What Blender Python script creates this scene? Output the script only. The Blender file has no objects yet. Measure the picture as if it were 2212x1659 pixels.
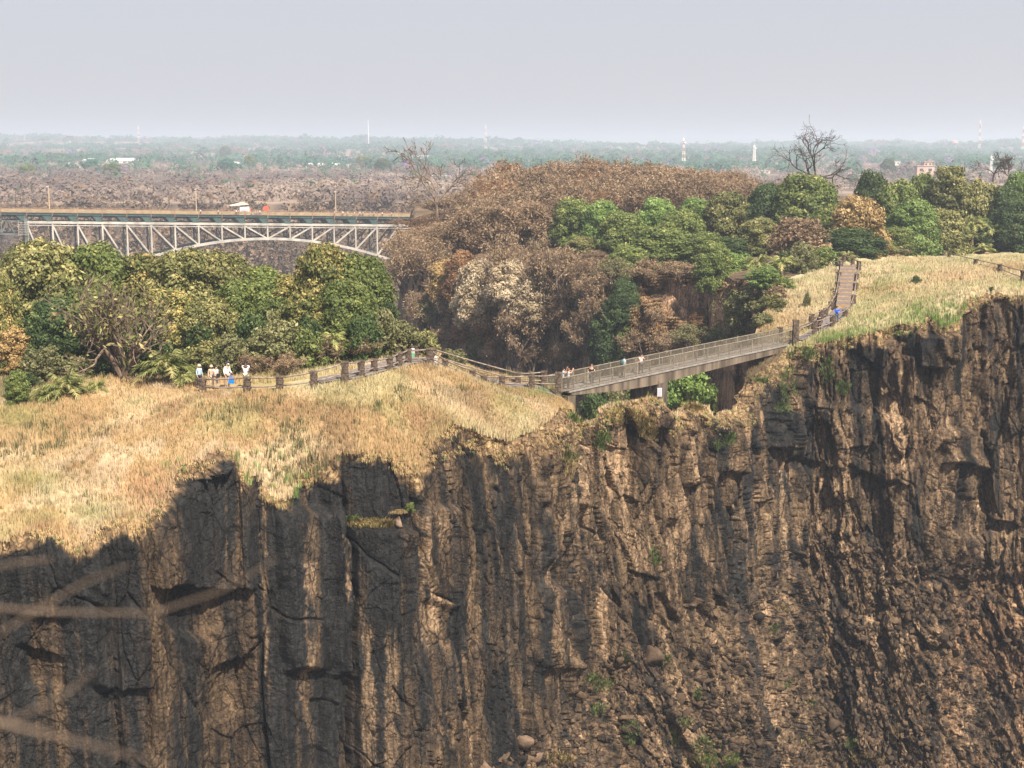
import bpy, bmesh, math, random
import numpy as np
from mathutils import Vector, Matrix
rng = np.random.default_rng(7); random.seed(7)
scene = bpy.context.scene
COL = scene.collection
FPX = 3072.0                      # focal length in units of the 2212 wide layout frame
PITCH = math.atan(504/3072); CP, SP = math.cos(PITCH), math.sin(PITCH)

def P(x, y, D):
    """point at forward distance D seen in direction (x, y) of the layout frame; eye is the origin"""
    rx, ry, rz = (x-1106)/FPX, CP + SP*(829.5-y)/FPX, -SP + CP*(829.5-y)/FPX
    return np.array([rx*D/ry, D, rz*D/ry])
def proj(X, Y, Z):
    d = Y*CP - Z*SP
    return 1106+FPX*X/d, 829.5-FPX*(Y*SP+Z*CP)/d

# ------------------------------------------------------------------ noise
def h2(ix, iy, s):
    a = (ix.astype(np.int64)*374761393 + iy.astype(np.int64)*668265263 + s*2246822519) & 0xffffffff
    a = ((a ^ (a >> 13))*1274126177) & 0xffffffff
    a = ((a ^ (a >> 16))*2654435761) & 0xffffffff
    a = a ^ (a >> 15)
    return (a & 0xffffff).astype(np.float32)/16777216.0
def vn(x, y, s=0):
    ix, iy = np.floor(x), np.floor(y); fx, fy = x-ix, y-iy
    fx = fx*fx*(3-2*fx); fy = fy*fy*(3-2*fy)
    a, b, c, d = h2(ix, iy, s), h2(ix+1, iy, s), h2(ix, iy+1, s), h2(ix+1, iy+1, s)
    return (a*(1-fx)+b*fx)*(1-fy) + (c*(1-fx)+d*fx)*fy
def fbm(x, y, s=0, o=4):
    x = np.asarray(x, dtype=np.float64); y = np.asarray(y, dtype=np.float64)
    r = 0; a = .5; t = 0
    for k in range(o):
        r = r + a*vn(x*2**k+k*17.3, y*2**k+k*9.1, s+k); t += a; a *= .5
    return r/t
def vor(u, v, s):
    iu, iv = np.floor(u), np.floor(v)
    f1 = np.full(u.shape, 9., np.float32); f2 = f1.copy()
    bu = np.zeros_like(f1); bv = bu.copy(); du = bu.copy(); dv = bu.copy()
    for j in (-1, 0, 1):
        for i in (-1, 0, 1):
            cu, cv = iu+i, iv+j
            xu = (cu+.1+.8*h2(cu, cv, s) - u).astype(np.float32); xv = (cv+.1+.8*h2(cu, cv, s+1) - v).astype(np.float32)
            d = np.sqrt(xu*xu+xv*xv)
            m = d < f1
            f2 = np.where(m, f1, np.minimum(f2, d)); f1 = np.where(m, d, f1)
            bu = np.where(m, cu, bu); bv = np.where(m, cv, bv); du = np.where(m, -xu, du); dv = np.where(m, -xv, dv)
    return h2(bu, bv, s+2), h2(bu, bv, s+3)-.5, h2(bu, bv, s+4)-.5, du, dv, f2-f1
def sstep(a, b, x):
    t = np.clip((x-a)/(b-a), 0, 1); return t*t*(3-2*t)
def mix(a, b, t):
    t = np.asarray(t)[..., None]; return np.asarray(a)*(1-t)+np.asarray(b)*t

# ------------------------------------------------------------------ materials
def newmat(name):
    m = bpy.data.materials.new(name); m.use_nodes = True
    nt = m.node_tree; b = nt.nodes['Principled BSDF']; return m, nt, b
def N(nt, t, **k):
    n = nt.nodes.new(t)
    for a, v in k.items(): setattr(n, a, v)
    return n
def mat_attr(name, rough=.9, spec=.2, nscale=3., namt=.25, bump=.0, bscale=8., joints=None):
    m, nt, b = newmat(name)
    at = N(nt, 'ShaderNodeAttribute', attribute_name='col')
    tc = N(nt, 'ShaderNodeTexCoord')
    no = N(nt, 'ShaderNodeTexNoise'); no.inputs['Scale'].default_value = nscale; no.inputs['Detail'].default_value = 6
    nt.links.new(tc.outputs['Object'], no.inputs['Vector'])
    mr = N(nt, 'ShaderNodeMapRange'); mr.inputs['From Min'].default_value = .3; mr.inputs['From Max'].default_value = .7
    mr.inputs['To Min'].default_value = 1-namt; mr.inputs['To Max'].default_value = 1+namt
    nt.links.new(no.outputs['Fac'], mr.inputs['Value'])
    vm = N(nt, 'ShaderNodeVectorMath', operation='SCALE')
    nt.links.new(at.outputs['Color'], vm.inputs[0]); nt.links.new(mr.outputs['Result'], vm.inputs['Scale'])
    last = vm.outputs[0]
    if joints:
        # mineral streaks down the face and hairline joints
        def mul(last, fac):
            v = N(nt, 'ShaderNodeVectorMath', operation='SCALE'); nt.links.new(last, v.inputs[0]); nt.links.new(fac, v.inputs['Scale']); return v.outputs[0]
        def mapr(src, a, b_, c, d):
            r = N(nt, 'ShaderNodeMapRange'); nt.links.new(src, r.inputs['Value'])
            for k, v in zip(('From Min', 'From Max', 'To Min', 'To Max'), (a, b_, c, d)): r.inputs[k].default_value = v
            return r.outputs['Result']
        mp = N(nt, 'ShaderNodeMapping'); mp.inputs['Scale'].default_value = (2.6, 2.6, .16); nt.links.new(tc.outputs['Object'], mp.inputs['Vector'])
        s1 = N(nt, 'ShaderNodeTexNoise'); s1.inputs['Scale'].default_value = 1.; s1.inputs['Detail'].default_value = 7; s1.inputs['Roughness'].default_value = .65; nt.links.new(mp.outputs[0], s1.inputs['Vector'])
        last = mul(last, mapr(s1.outputs['Fac'], .34, .66, .42, 1.75))
        ds = N(nt, 'ShaderNodeTexNoise'); ds.inputs['Scale'].default_value = .7; ds.inputs['Detail'].default_value = 3; nt.links.new(tc.outputs['Object'], ds.inputs['Vector'])
        av = N(nt, 'ShaderNodeVectorMath', operation='MULTIPLY_ADD'); av.inputs[1].default_value = (1.1, 1.1, 1.1); nt.links.new(ds.outputs['Color'], av.inputs[0]); nt.links.new(tc.outputs['Object'], av.inputs[2])
        for sc_, wd, dk in joints:
            m2 = N(nt, 'ShaderNodeMapping'); m2.inputs['Scale'].default_value = sc_; nt.links.new(av.outputs[0], m2.inputs['Vector'])
            vo = N(nt, 'ShaderNodeTexVoronoi', feature='DISTANCE_TO_EDGE'); vo.inputs['Scale'].default_value = 1.; nt.links.new(m2.outputs[0], vo.inputs['Vector'])
            last = mul(last, mapr(vo.outputs['Distance'], wd*.3, wd, dk, 1.))
    nt.links.new(last, b.inputs['Base Color'])
    b.inputs['Roughness'].default_value = rough; b.inputs['Specular IOR Level'].default_value = spec
    if bump:
        n2 = N(nt, 'ShaderNodeTexNoise'); n2.inputs['Scale'].default_value = bscale; n2.inputs['Detail'].default_value = 5
        nt.links.new(tc.outputs['Object'], n2.inputs['Vector'])
        bp = N(nt, 'ShaderNodeBump'); bp.inputs['Strength'].default_value = bump; bp.inputs['Distance'].default_value = .15
        nt.links.new(n2.outputs['Fac'], bp.inputs['Height']); nt.links.new(bp.outputs['Normal'], b.inputs['Normal'])
    return m
def mat_noise(name, c1, c2, scale=4., rough=.8, spec=.3, stretch=(1, 1, 1), metal=0., bump=0.):
    m, nt, b = newmat(name)
    tc = N(nt, 'ShaderNodeTexCoord'); mp = N(nt, 'ShaderNodeMapping'); mp.inputs['Scale'].default_value = stretch
    no = N(nt, 'ShaderNodeTexNoise'); no.inputs['Scale'].default_value = scale; no.inputs['Detail'].default_value = 6
    cr = N(nt, 'ShaderNodeValToRGB'); cr.color_ramp.elements[0].position = .35; cr.color_ramp.elements[1].position = .68
    cr.color_ramp.elements[0].color = (*c1, 1); cr.color_ramp.elements[1].color = (*c2, 1)
    nt.links.new(tc.outputs['Object'], mp.inputs['Vector']); nt.links.new(mp.outputs[0], no.inputs['Vector'])
    nt.links.new(no.outputs['Fac'], cr.inputs['Fac']); nt.links.new(cr.outputs['Color'], b.inputs['Base Color'])
    b.inputs['Roughness'].default_value = rough; b.inputs['Specular IOR Level'].default_value = spec; b.inputs['Metallic'].default_value = metal
    if bump:
        bp = N(nt, 'ShaderNodeBump'); bp.inputs['Strength'].default_value = bump; bp.inputs['Distance'].default_value = .05
        nt.links.new(no.outputs['Fac'], bp.inputs['Height']); nt.links.new(bp.outputs['Normal'], b.inputs['Normal'])
    return m
def mat_leaf(name, dark, mid, tip, tipfrac=.2, trans=.25):
    """leaf colour varies leaf by leaf (attribute t) and clump by clump (attribute k)"""
    m, nt, b = newmat(name)
    t = N(nt, 'ShaderNodeAttribute', attribute_name='t'); k = N(nt, 'ShaderNodeAttribute', attribute_name='k')
    cr = N(nt, 'ShaderNodeValToRGB'); e = cr.color_ramp.elements
    e[0].position = 0; e[0].color = (*dark, 1); e[1].position = max(.05, .8-tipfrac); e[1].color = (*mid, 1)
    n = e.new(min(.98, 1.0-tipfrac*.45)); n.color = (*tip, 1)
    ad = N(nt, 'ShaderNodeMath', operation='MULTIPLY_ADD'); ad.inputs[1].default_value = .55
    ml = N(nt, 'ShaderNodeMath', operation='MULTIPLY'); ml.inputs[1].default_value = .45
    nt.links.new(k.outputs['Fac'], ml.inputs[0]); nt.links.new(t.outputs['Fac'], ad.inputs[0]); nt.links.new(ml.outputs[0], ad.inputs[2])
    nt.links.new(ad.outputs[0], cr.inputs['Fac'])
    oi = N(nt, 'ShaderNodeObjectInfo'); hs = N(nt, 'ShaderNodeHueSaturation')
    mr = N(nt, 'ShaderNodeMapRange'); mr.inputs['To Min'].default_value = .8; mr.inputs['To Max'].default_value = 1.2
    nt.links.new(oi.outputs['Random'], mr.inputs['Value']); nt.links.new(mr.outputs['Result'], hs.inputs['Value'])
    nt.links.new(cr.outputs['Color'], hs.inputs['Color'])
    nt.links.new(hs.outputs['Color'], b.inputs['Base Color'])
    b.inputs['Roughness'].default_value = .55; b.inputs['Specular IOR Level'].default_value = .25
    if trans:
        tr = N(nt, 'ShaderNodeBsdfTranslucent'); mx = N(nt, 'ShaderNodeMixShader'); mx.inputs[0].default_value = trans
        nt.links.new(hs.outputs['Color'], tr.inputs['Color'])
        nt.links.new(b.outputs[0], mx.inputs[1]); nt.links.new(tr.outputs[0], mx.inputs[2])
        nt.links.new(mx.outputs[0], nt.nodes['Material Output'].inputs['Surface'])
    return m
M = {}
M['rock'] = mat_attr('basalt', .88, .25, 4.2, .45, 1., 7., [((.55, .55, .20), .024, .22), ((1.6, 1.6, .7), .045, .38)])
M['soil'] = mat_attr('grassy_ground', .95, .1, 1.6, .25, .5, 7.)
M['far_ground'] = mat_attr('dry_plain', .95, .1, .03, .25)
M['grass'] = mat_attr('dry_grass', .8, .15, .7, .12)
M['farleaf'] = mat_attr('far_leaves', .8, .1, .05, .1)
M['rubble'] = mat_attr('broken_basalt', .9, .2, 2., .3, .5, 6.)
M['asphalt'] = mat_noise('worn_path', (.13, .11, .10), (.24, .20, .175), 2.5, .9)
M['tread'] = mat_noise('stone_tread', (.13, .105, .09), (.21, .17, .145), 3., .9)
M['riser'] = mat_noise('sandy_riser', (.30, .20, .11), (.42, .30, .18), 3., .9)
M['stone'] = mat_noise('post_stone', (.035, .027, .022), (.19, .138, .10), 5., .9, .2, bump=.5)
M['cap'] = mat_noise('post_cap_stone', (.20, .14, .11), (.38, .28, .22), 4., .9)
M['wood'] = mat_noise('weathered_rail', (.14, .10, .08), (.34, .27, .22), 3., .8, stretch=(1, 1, 4))
M['concrete'] = mat_noise('stained_concrete', (.075, .057, .04), (.21, .165, .12), 1.1, .9, stretch=(1.6, 1.6, .25), bump=.3)
M['pier'] = mat_noise('pier_concrete', (.06, .048, .038), (.13, .105, .082), 1.3, .9, stretch=(2, 2, .4), bump=.3)
M['deck'] = mat_noise('deck_surface', (.20, .18, .16), (.30, .27, .24), 2., .85)
M['rail'] = mat_noise('railing_paint', (.15, .125, .09), (.27, .23, .175), 6., .7)
M['teal'] = mat_noise('dark_green_steel', (.035, .065, .06), (.06, .105, .095), .6, .6)
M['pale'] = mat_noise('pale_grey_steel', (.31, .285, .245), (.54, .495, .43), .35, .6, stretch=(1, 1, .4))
M['shade_steel'] = mat_noise('shaded_pale_steel', (.07, .085, .08), (.16, .17, .16), .5, .6)  # darker copy of the pale steel, with its shade painted into the colour
M['rust'] = mat_noise('rusty_steel', (.20, .11, .07), (.33, .20, .13), .9, .7)
M['yellow'] = mat_noise('ochre_barrier', (.27, .20, .11), (.40, .30, .17), .5, .7)
M['mast_red'] = mat_noise('faded_mast_red', (.42, .20, .17), (.52, .28, .24), .4, .6)
M['white'] = mat_noise('white_paint', (.62, .60, .57), (.80, .78, .74), .3, .7)
M['red'] = mat_noise('red_paint', (.55, .09, .05), (.70, .14, .07), .4, .6)
M['pink'] = mat_noise('pinkish_plaster', (.45, .30, .24), (.58, .42, .34), .1, .8)
M['cream'] = mat_noise('cream_plaster', (.55, .47, .38), (.70, .62, .52), .1, .8)
M['tile'] = mat_noise('red_roof', (.40, .13, .08), (.52, .2, .12), .3, .8)
M['greyroof'] = mat_noise('grey_sheet_roof', (.42, .40, .40), (.6, .58, .56), .2, .6)
M['glass'] = mat_noise('dark_window', (.03, .035, .04), (.06, .07, .08), .4, .2, .5)
M['bark'] = mat_noise('bark', (.09, .065, .045), (.24, .17, .12), 3., .9, stretch=(1, 1, .3))
M['bark_dark'] = mat_noise('dark_bark', (.04, .032, .026), (.12, .09, .07), 3., .9)
M['bark_pale'] = mat_noise('pale_bark', (.30, .26, .22), (.5, .45, .4), 3., .9)
M['twig'] = mat_noise('dry_twigs', (.11, .08, .058), (.23, .165, .115), .8, .9)
M['straw'] = mat_noise('dry_stalk', (.45, .32, .18), (.62, .47, .30), 30., .8)
G_ = lambda *a: mat_leaf(*a)
M['l_green'] = G_('mid_green_leaves', (0.041, 0.060, 0.017), (0.155, 0.195, 0.050), (0.446, 0.416, 0.144), .18)
M['l_bright'] = G_('bright_green_leaves', (0.047, 0.086, 0.022), (0.203, 0.293, 0.072), (0.460, 0.546, 0.203), .18)
M['l_dark'] = G_('dark_green_leaves', (0.021, 0.040, 0.016), (0.078, 0.119, 0.037), (0.260, 0.275, 0.092), .14)
M['l_olive'] = G_('olive_leaves', (0.044, 0.053, 0.018), (0.176, 0.181, 0.060), (0.520, 0.438, 0.184), .28)
M['l_tips'] = G_('green_leaves_with_ochre_tips', (0.034, 0.053, 0.016), (0.143, 0.160, 0.046), (0.624, 0.450, 0.173), .34)
M['l_gold'] = G_('ochre_leaves', (.09, .055, .022), (.30, .20, .075), (.58, .42, .20), .4)
M['l_rust'] = G_('rust_brown_leaves', (.08, .045, .024), (.23, .125, .06), (.42, .25, .12), .3)
M['l_cream'] = G_('cream_blossom', (.16, .11, .06), (.40, .31, .19), (.70, .60, .43), .4)
M['l_grey'] = G_('grey_green_leaves', (0.060, 0.063, 0.026), (0.191, 0.190, 0.079), (0.359, 0.322, 0.159), .25)
M['l_brown'] = G_('dry_brown_leaves', (0.090, 0.061, 0.038), (0.263, 0.178, 0.106), (0.454, 0.322, 0.190), .3)
M['l_tan'] = G_('pale_dry_twigs', (0.114, 0.077, 0.046), (0.320, 0.220, 0.132), (0.480, 0.352, 0.213), .3)
M['palm'] = G_('palm_fronds', (0.052, 0.070, 0.018), (0.177, 0.210, 0.055), (0.499, 0.440, 0.184), .35)
M['skin_l'] = mat_noise('light_skin', (.50, .27, .17), (.60, .35, .24), 9., .6)
M['skin_d'] = mat_noise('dark_skin', (.07, .035, .022), (.11, .06, .04), 9., .5)
def cloth(n, c): M[n] = mat_noise(n+'_cloth', tuple(v*.85 for v in c), tuple(min(1, v*1.1) for v in c), 12., .85)
for n, c in dict(c_white=(.78, .76, .74), c_cream=(.62, .52, .38), c_beige=(.50, .38, .28), c_ltblue=(.42, .52, .60), c_navy=(.03, .035, .07), c_black=(.018, .018, .02),
                 c_khaki=(.42, .31, .24), c_blue=(.01, .10, .60), c_jean=(.07, .10, .15), c_sky=(.28, .55, .66), c_grey=(.45, .46, .52), c_pink=(.70, .50, .48), c_brown=(.16, .09, .06), c_bag=(.0, .19, .62)).items(): cloth(n, c)

# ------------------------------------------------------------------ objects
def tag(o, label=None, cat=None, group=None, kind=None):
    if label: o['label'] = label
    if cat: o['category'] = cat
    if group: o['group'] = group
    if kind: o['kind'] = kind
    return o
def empty(name, loc=(0, 0, 0), rz=0.):
    o = bpy.data.objects.new(name, None); COL.objects.link(o); o.location = loc; o.rotation_euler = (0, 0, rz); o.empty_display_size = .3; return o
def mesh_np(name, V, Fc, col=None, fattr=None, smooth=False):
    me = bpy.data.meshes.new(name); V = np.ascontiguousarray(V, dtype=np.float32).reshape(-1, 3); Fc = np.ascontiguousarray(Fc, dtype=np.int32)
    k = Fc.shape[1]; n = len(Fc)
    me.vertices.add(len(V)); me.vertices.foreach_set('co', V.ravel())
    me.loops.add(n*k); me.loops.foreach_set('vertex_index', Fc.ravel())
    me.polygons.add(n); me.polygons.foreach_set('loop_start', np.arange(0, n*k, k, dtype=np.int32))
    me.update(calc_edges=True)
    if col is not None:
        c = np.ones((len(V), 4), np.float32); c[:, :3] = np.asarray(col).reshape(-1, 3)
        a = me.color_attributes.new('col', 'FLOAT_COLOR', 'POINT'); a.data.foreach_set('color', c.ravel())
    for nm, v in (fattr or {}).items():
        a = me.attributes.new(nm, 'FLOAT', 'FACE'); a.data.foreach_set('value', np.ascontiguousarray(v, dtype=np.float32))
    if smooth: me.polygons.foreach_set('use_smooth', np.ones(n, bool))
    return me
def link(name, me, mat=None, parent=None, loc=None, mat_obj=None):
    o = bpy.data.objects.new(name, me); COL.objects.link(o)
    if parent is not None: o.parent = parent
    if loc is not None: o.location = loc
    if mat is not None and not len(me.materials): me.materials.append(mat)
    if mat_obj is not None:
        if not len(me.materials): me.materials.append(mat_obj)
        o.material_slots[0].link = 'OBJECT'; o.material_slots[0].material = mat_obj
    return o
def gridF(ny, nx, flip=False):
    i = np.arange(ny*nx).reshape(ny, nx)
    q = np.stack([i[:-1, :-1], i[:-1, 1:], i[1:, 1:], i[1:, :-1]], -1).reshape(-1, 4)
    return q[:, ::-1] if flip else q
class MB:
    def __init__(s): s.v = []; s.f = []
    def hexa(s, c8):
        b = len(s.v); s.v += [tuple(c) for c in c8]
        for q in ((0, 3, 2, 1), (4, 5, 6, 7), (0, 1, 5, 4), (1, 2, 6, 5), (2, 3, 7, 6), (3, 0, 4, 7)): s.f.append(tuple(b+i for i in q))
    def box(s, c, d, rot=0.):
        cx, cy, cz = c; dx, dy, dz = d[0]/2, d[1]/2, d[2]/2; co, si = math.cos(rot), math.sin(rot)
        s.hexa([(cx+x*dx*co-y*dy*si, cy+x*dx*si+y*dy*co, cz+z*dz) for z in (-1, 1) for x, y in ((-1, -1), (1, -1), (1, 1), (-1, 1))])
    def beam(s, p, q, w, h, up=(0, 0, 1)):
        p, q = Vector(p), Vector(q); d = (q-p).normalized(); a = d.cross(Vector(up))
        if a.length < 1e-4: a = d.cross(Vector((0, 1, 0)))
        a.normalize(); b = a.cross(d).normalized()
        s.hexa([pt + a*x*w/2 + b*y*h/2 for pt in (p, q) for x, y in ((-1, -1), (1, -1), (1, 1), (-1, 1))])
    def tube(s, pts, rad, n=6, cap=True):
        pts = [Vector(p) for p in pts]; b0 = len(s.v)
        for i, p in enumerate(pts):
            d = (pts[min(i+1, len(pts)-1)]-pts[max(i-1, 0)])
            d = d.normalized() if d.length > 1e-6 else Vector((0, 0, 1))
            a = d.cross(Vector((.13, .2, 1)) if abs(d.z) < .95 else Vector((1, 0, 0))).normalized(); b = d.cross(a)
            r = rad[i] if hasattr(rad, '__len__') else rad
            for k in range(n):
                t = 2*math.pi*k/n; s.v.append(tuple(p + a*math.cos(t)*r + b*math.sin(t)*r))
        for i in range(len(pts)-1):
            for k in range(n):
                s.f.append((b0+i*n+k, b0+i*n+(k+1) % n, b0+(i+1)*n+(k+1) % n, b0+(i+1)*n+k))
        if cap:
            s.f.append(tuple(b0+k for k in reversed(range(n)))); e = b0+(len(pts)-1)*n; s.f.append(tuple(e+k for k in range(n)))
    def lathe(s, prof, n=12, c=(0, 0, 0)):
        s.tube([(c[0], c[1], c[2]+z) for r, z in prof], [r for r, z in prof], n)
    def mesh(s, name, smooth=False):
        me = bpy.data.meshes.new(name); me.from_pydata(s.v, [], s.f); me.update()
        if smooth: me.polygons.foreach_set('use_smooth', np.ones(len(me.polygons), bool))
        return me
    def build(s, name, mat, parent=None, smooth=False): return link(name, s.mesh(name, smooth), mat, parent)
def copyo(o, parent=None, loc=None):
    c = o.copy(); COL.objects.link(c); c.parent = parent
    if loc is not None: c.location = loc
    return c

# ------------------------------------------------------------------ ground model
class TPS:
    def __init__(s, pts, lam=.02):
        pts = np.array(pts, float); s.c = pts[:, :2]/30.; n = len(pts)
        K = s.k(s.c, s.c) + lam*np.eye(n); Pm = np.hstack([np.ones((n, 1)), s.c])
        A = np.zeros((n+3, n+3)); A[:n, :n] = K; A[:n, n:] = Pm; A[n:, :n] = Pm.T
        s.w = np.linalg.solve(A, np.concatenate([pts[:, 2], np.zeros(3)]))
    def k(s, a, b):
        d2 = ((a[:, None]-b[None])**2).sum(-1); return .5*d2*np.log(d2+1e-9)
    def __call__(s, x, y):
        sh = np.shape(x); q = np.stack([np.ravel(x), np.ravel(y)], -1)/30.; out = np.empty(len(q)); n = len(s.c)
        for i in range(0, len(q), 20000):
            c = q[i:i+20000]; out[i:i+20000] = s.k(c, s.c)@s.w[:n] + s.w[n] + c@s.w[n+1:]
        return out.reshape(sh)
RIM = [(-160,1200,70),(0,1178,74),(25,1165,74.5),(60,1150,75),(110,1142,75.5),(125,1165,75.3),(165,1195,75),(200,1165,76),(225,1135,77),(270,1128,77),(300,1150,77),
 (330,1115,78),(372,1066,79.5),(380,1035,80.5),(400,1010,81),(450,985,82),(490,970,83),(512,990,83),(520,1028,82.5),(545,1033,83),(575,1060,83),(600,1085,83),(640,1075,84),
 (655,1030,85),(700,1005,86),(735,985,87),(760,980,87),(820,985,87.5),(870,1000,88),(905,1030,88),(920,1010,89),(930,965,90),(950,940,91.5),(985,915,93),(1020,930,94),
 (1060,945,95),(1100,950,96),(1150,930,99),(1190,905,102),(1215,877,106),(1232,882,109.5),(1240,905,111),(1262,915,112),(1290,912,112),(1300,880,112.5),(1330,872,113.5),(1380,868,114),
 (1410,862,114.5),(1430,872,115),(1440,902,115.5),(1462,900,116),(1475,882,117),(1500,874,118),(1530,885,119),(1545,905,119),(1560,892,120),(1580,893,121),(1592,885,122),(1604,858,123),
 (1640,815,125),(1680,787,128),(1700,767,130),(1725,752,131),(1760,746,131),(1800,732,130),(1860,724,129),(1900,715,129),(1940,702,129),(1985,703,128),(2010,682,129),(2045,702,128),
 (2070,695,129),(2085,655,130.5),(2120,640,131),(2160,632,131),(2185,640,130.5),(2212,640,130),(2350,640,129),(2560,640,128)]
BACK = [(-160,850,155),(0,850,145),(600,800,138),(850,750,126),(900,765,115),(960,775,112.8),(1050,800,112.8),(1228,840,115.5),(1240,860,115.5),(1300,870,118),(1420,870,119.5),(1440,890,121),(1592,890,126),
 (1606,800,133),(1640,720,145),(1670,650,158),(1700,600,172),(1800,570,197),(2000,560,222),(2560,550,228)]
# stone fence posts: (x, foot y, head y, distance)
c5 = lambda x, y0, y1, D: ((700+x*.54250)*.54, (1300+y1*.5425)*.54, (1300+y0*.5425)*.54, D)
c6 = lambda x, y0, y1, D: ((1900+x/1.58)*.54, (1200+y1/1.58)*.54, (1200+y0/1.58)*.54, D)
c7 = lambda x, y0, y1, D: ((3000+x/3.318)*.54, (950+y1/3.318)*.54, (950+y0/3.318)*.54, D)
c3 = lambda x, y0, y1, D: ((2900+x/1.8035)*.54, (480+y1/1.8035)*.54, (480+y0/1.8035)*.54, D)
F_LEFT = [c5(205,392,500,97), c5(535,378,505,96), c5(775,375,492,96.5), c5(1025,338,465,96.5), c5(1255,268,408,97.5), c5(1375,260,392,99.5), c5(1470,250,358,101.5), c5(1585,235,333,103), c5(1655,200,315,104.5),
          c5(1722,178,292,106), c5(1880,170,280,107)]
F_MID = [c5(1880,170,280,107), c5(1992,252,318,107.6), c5(2195,330,400,108.5), c6(58,478,545,109.5), c6(172,478,560,109.8), c6(360,474,556,110.6), c6(525,455,572,112)]
F_MIDBACK = [c5(1778,150,250,108.6), c5(1905,172,262,109.6), c6(272,458,540,112.0), c6(437,448,548,113.0)]
F_STL = [c7(400,1188,1270,134.5), c7(815,1015,1190,139), c7(945,960,1092,142), c7(1005,940,1080,145), c7(1072,850,970,149), c7(1138,735,880,154), c7(1165,590,720,161), c7(1185,460,580,169), c7(1205,350,460,177), c7(1205,312,420,181), c7(1155,255,370,187)]
F_STR = [c7(1443,315,420,181.5), c7(1445,365,470,177.5), c7(1415,480,600,169.5), c7(1400,600,740,161.5), c7(1373,760,892,154.5), c7(1335,872,1000,149), c7(1260,958,1115,141.5), c7(1098,1032,1175,137.5), c7(853,1105,1282,134), c7(603,1095,1405,132.2)]
F_TOP = [c7(1443,315,420,181.5), c7(1360,262,390,187), c7(1243,230,330,193)]
F_FAR = [c3(1575,940,985,214), c3(1617,958,1011,205), c3(1808,1003,1056,185), c3(1981,1040,1093,165), c3(2150,1085,1170,142), c3(2330,1150,1240,132)]
PATHL = [P(430,852,99)] ; T1c = []
def add(*a): T1c.append(P(*a))
for r in RIM: T1c.append(P(*r)+[0, .6, 0])
for f in (F_LEFT, F_MID, F_STL, F_STR, F_TOP, F_FAR):
    for x, y, yh, D in f:
        p = P(x, y, D); T1c.append(p)
for x, y, yh, D in F_LEFT[:9]: T1c.append(P(x, y, D)+[0, 2.6, .15])
for x, y, yh, D in F_MIDBACK: T1c.append(P(x, y, D))
for a in [(0,940,90),(150,900,93),(200,1000,84.5),(60,1060,80),(250,1080,80.5),(300,950,87),(420,930,88),(480,900,90.5),(560,960,86.5),(600,930,88.5),(560,1010,84.2),(640,1000,86),(700,900,91),(700,960,88.5),
          (800,880,94),(850,930,91.5),(900,860,97),(930,900,94.5),(1000,870,99),(1000,840,103),(1100,870,103),(1100,900,100),(1160,870,106),(420,1000,84),(330,1060,80.5),
          (1850,690,138),(1850,650,147),(1900,600,162),(1950,655,141),(2000,580,180),(2050,620,156),(2100,600,165),(2150,610,148),(2212,620,138),(1900,690,136),(1950,575,190),(2000,555,210),(2150,560,195),
          (1750,640,153),(1720,640,155),(1700,610,167),(1690,680,147),(1660,700,143),(1800,600,180),(1800,720,136),(1730,735,135),(1690,745,137),(1630,790,134)]: add(*a)
for px, D, z in [(-160,110,-16.6),(0,105,-16.6),(200,104,-16.4),(430,106,-16.4),(650,106,-16),(800,109,-15),(-160,150,-16),(0,140,-16),(400,135,-16),(800,125,-15),(1700,190,-14.6),(1850,200,-14.8),(2000,225,-15.5),(2200,225,-15.5),(2500,225,-15),(2500,160,-13)]:
    q = P(px, 700, D); q[2] = z; T1c.append(q)
tps1 = TPS(T1c, .01)
gapA = [P(x, 880, 114)[0]/114 for x in (1234, 1240, 1598, 1612)]
def rimarr(L):
    w = np.array([P(*r) for r in L]); a = w[:, 0]/w[:, 1]; o = np.argsort(a); return a[o], w[o, 1], w[o, 2]
rA, rD, rZ = rimarr(RIM); bA, bD, _ = rimarr(BACK)
rimD = lambda a: np.interp(a, rA, rD); rimZ = lambda a: np.interp(a, rA, rZ); backD = lambda a: np.interp(a, bA, bD)
# where people walk: (polyline, half width)
def cl(L, dx=0, dy=0): return [P(x, y, D)+[dx, dy, 0] for x, y, yh, D in L]
path_left = [P(330,850,99.5)+[0, 0, 0]] + [p+[0, 1.6, .1] for p in cl(F_LEFT)][:9] + [p+[.2, 1.3, 0] for p in cl(F_LEFT)][9:] + [p+[0.3, .9, 0] for p in cl(F_MID)[1:]]
def seglist(PL):
    return [(np.array(a[:2]), np.array(b[:2])) for a, b in zip(PL[:-1], PL[1:])]
def distpl(x, y, PL):
    d = np.full(np.shape(x), 1e9)
    for a, b in seglist(PL):
        ab = b-a; t = np.clip(((x-a[0])*ab[0]+(y-a[1])*ab[1])/(ab@ab), 0, 1)
        d = np.minimum(d, np.hypot(x-a[0]-t*ab[0], y-a[1]-t*ab[1]))
    return d
stL, stR = cl(F_STL)[5:10], cl(F_STR)[1:6]
stair_mid = [c_+0 for c_ in [P(1716,737,133.3), P(1745,727,135.2), P(1775,716,138), P(1797,700,142.5), P((3000+1235/3.318)*.54, (950+925/3.318)*.54, 147.5)]]
stair_top = P((3000+1310/3.318)*.54, (950+385/3.318)*.54, 179)
path_right = stair_mid + [stair_top, P(1818,562,188), P(1808,556,200)]
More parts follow.
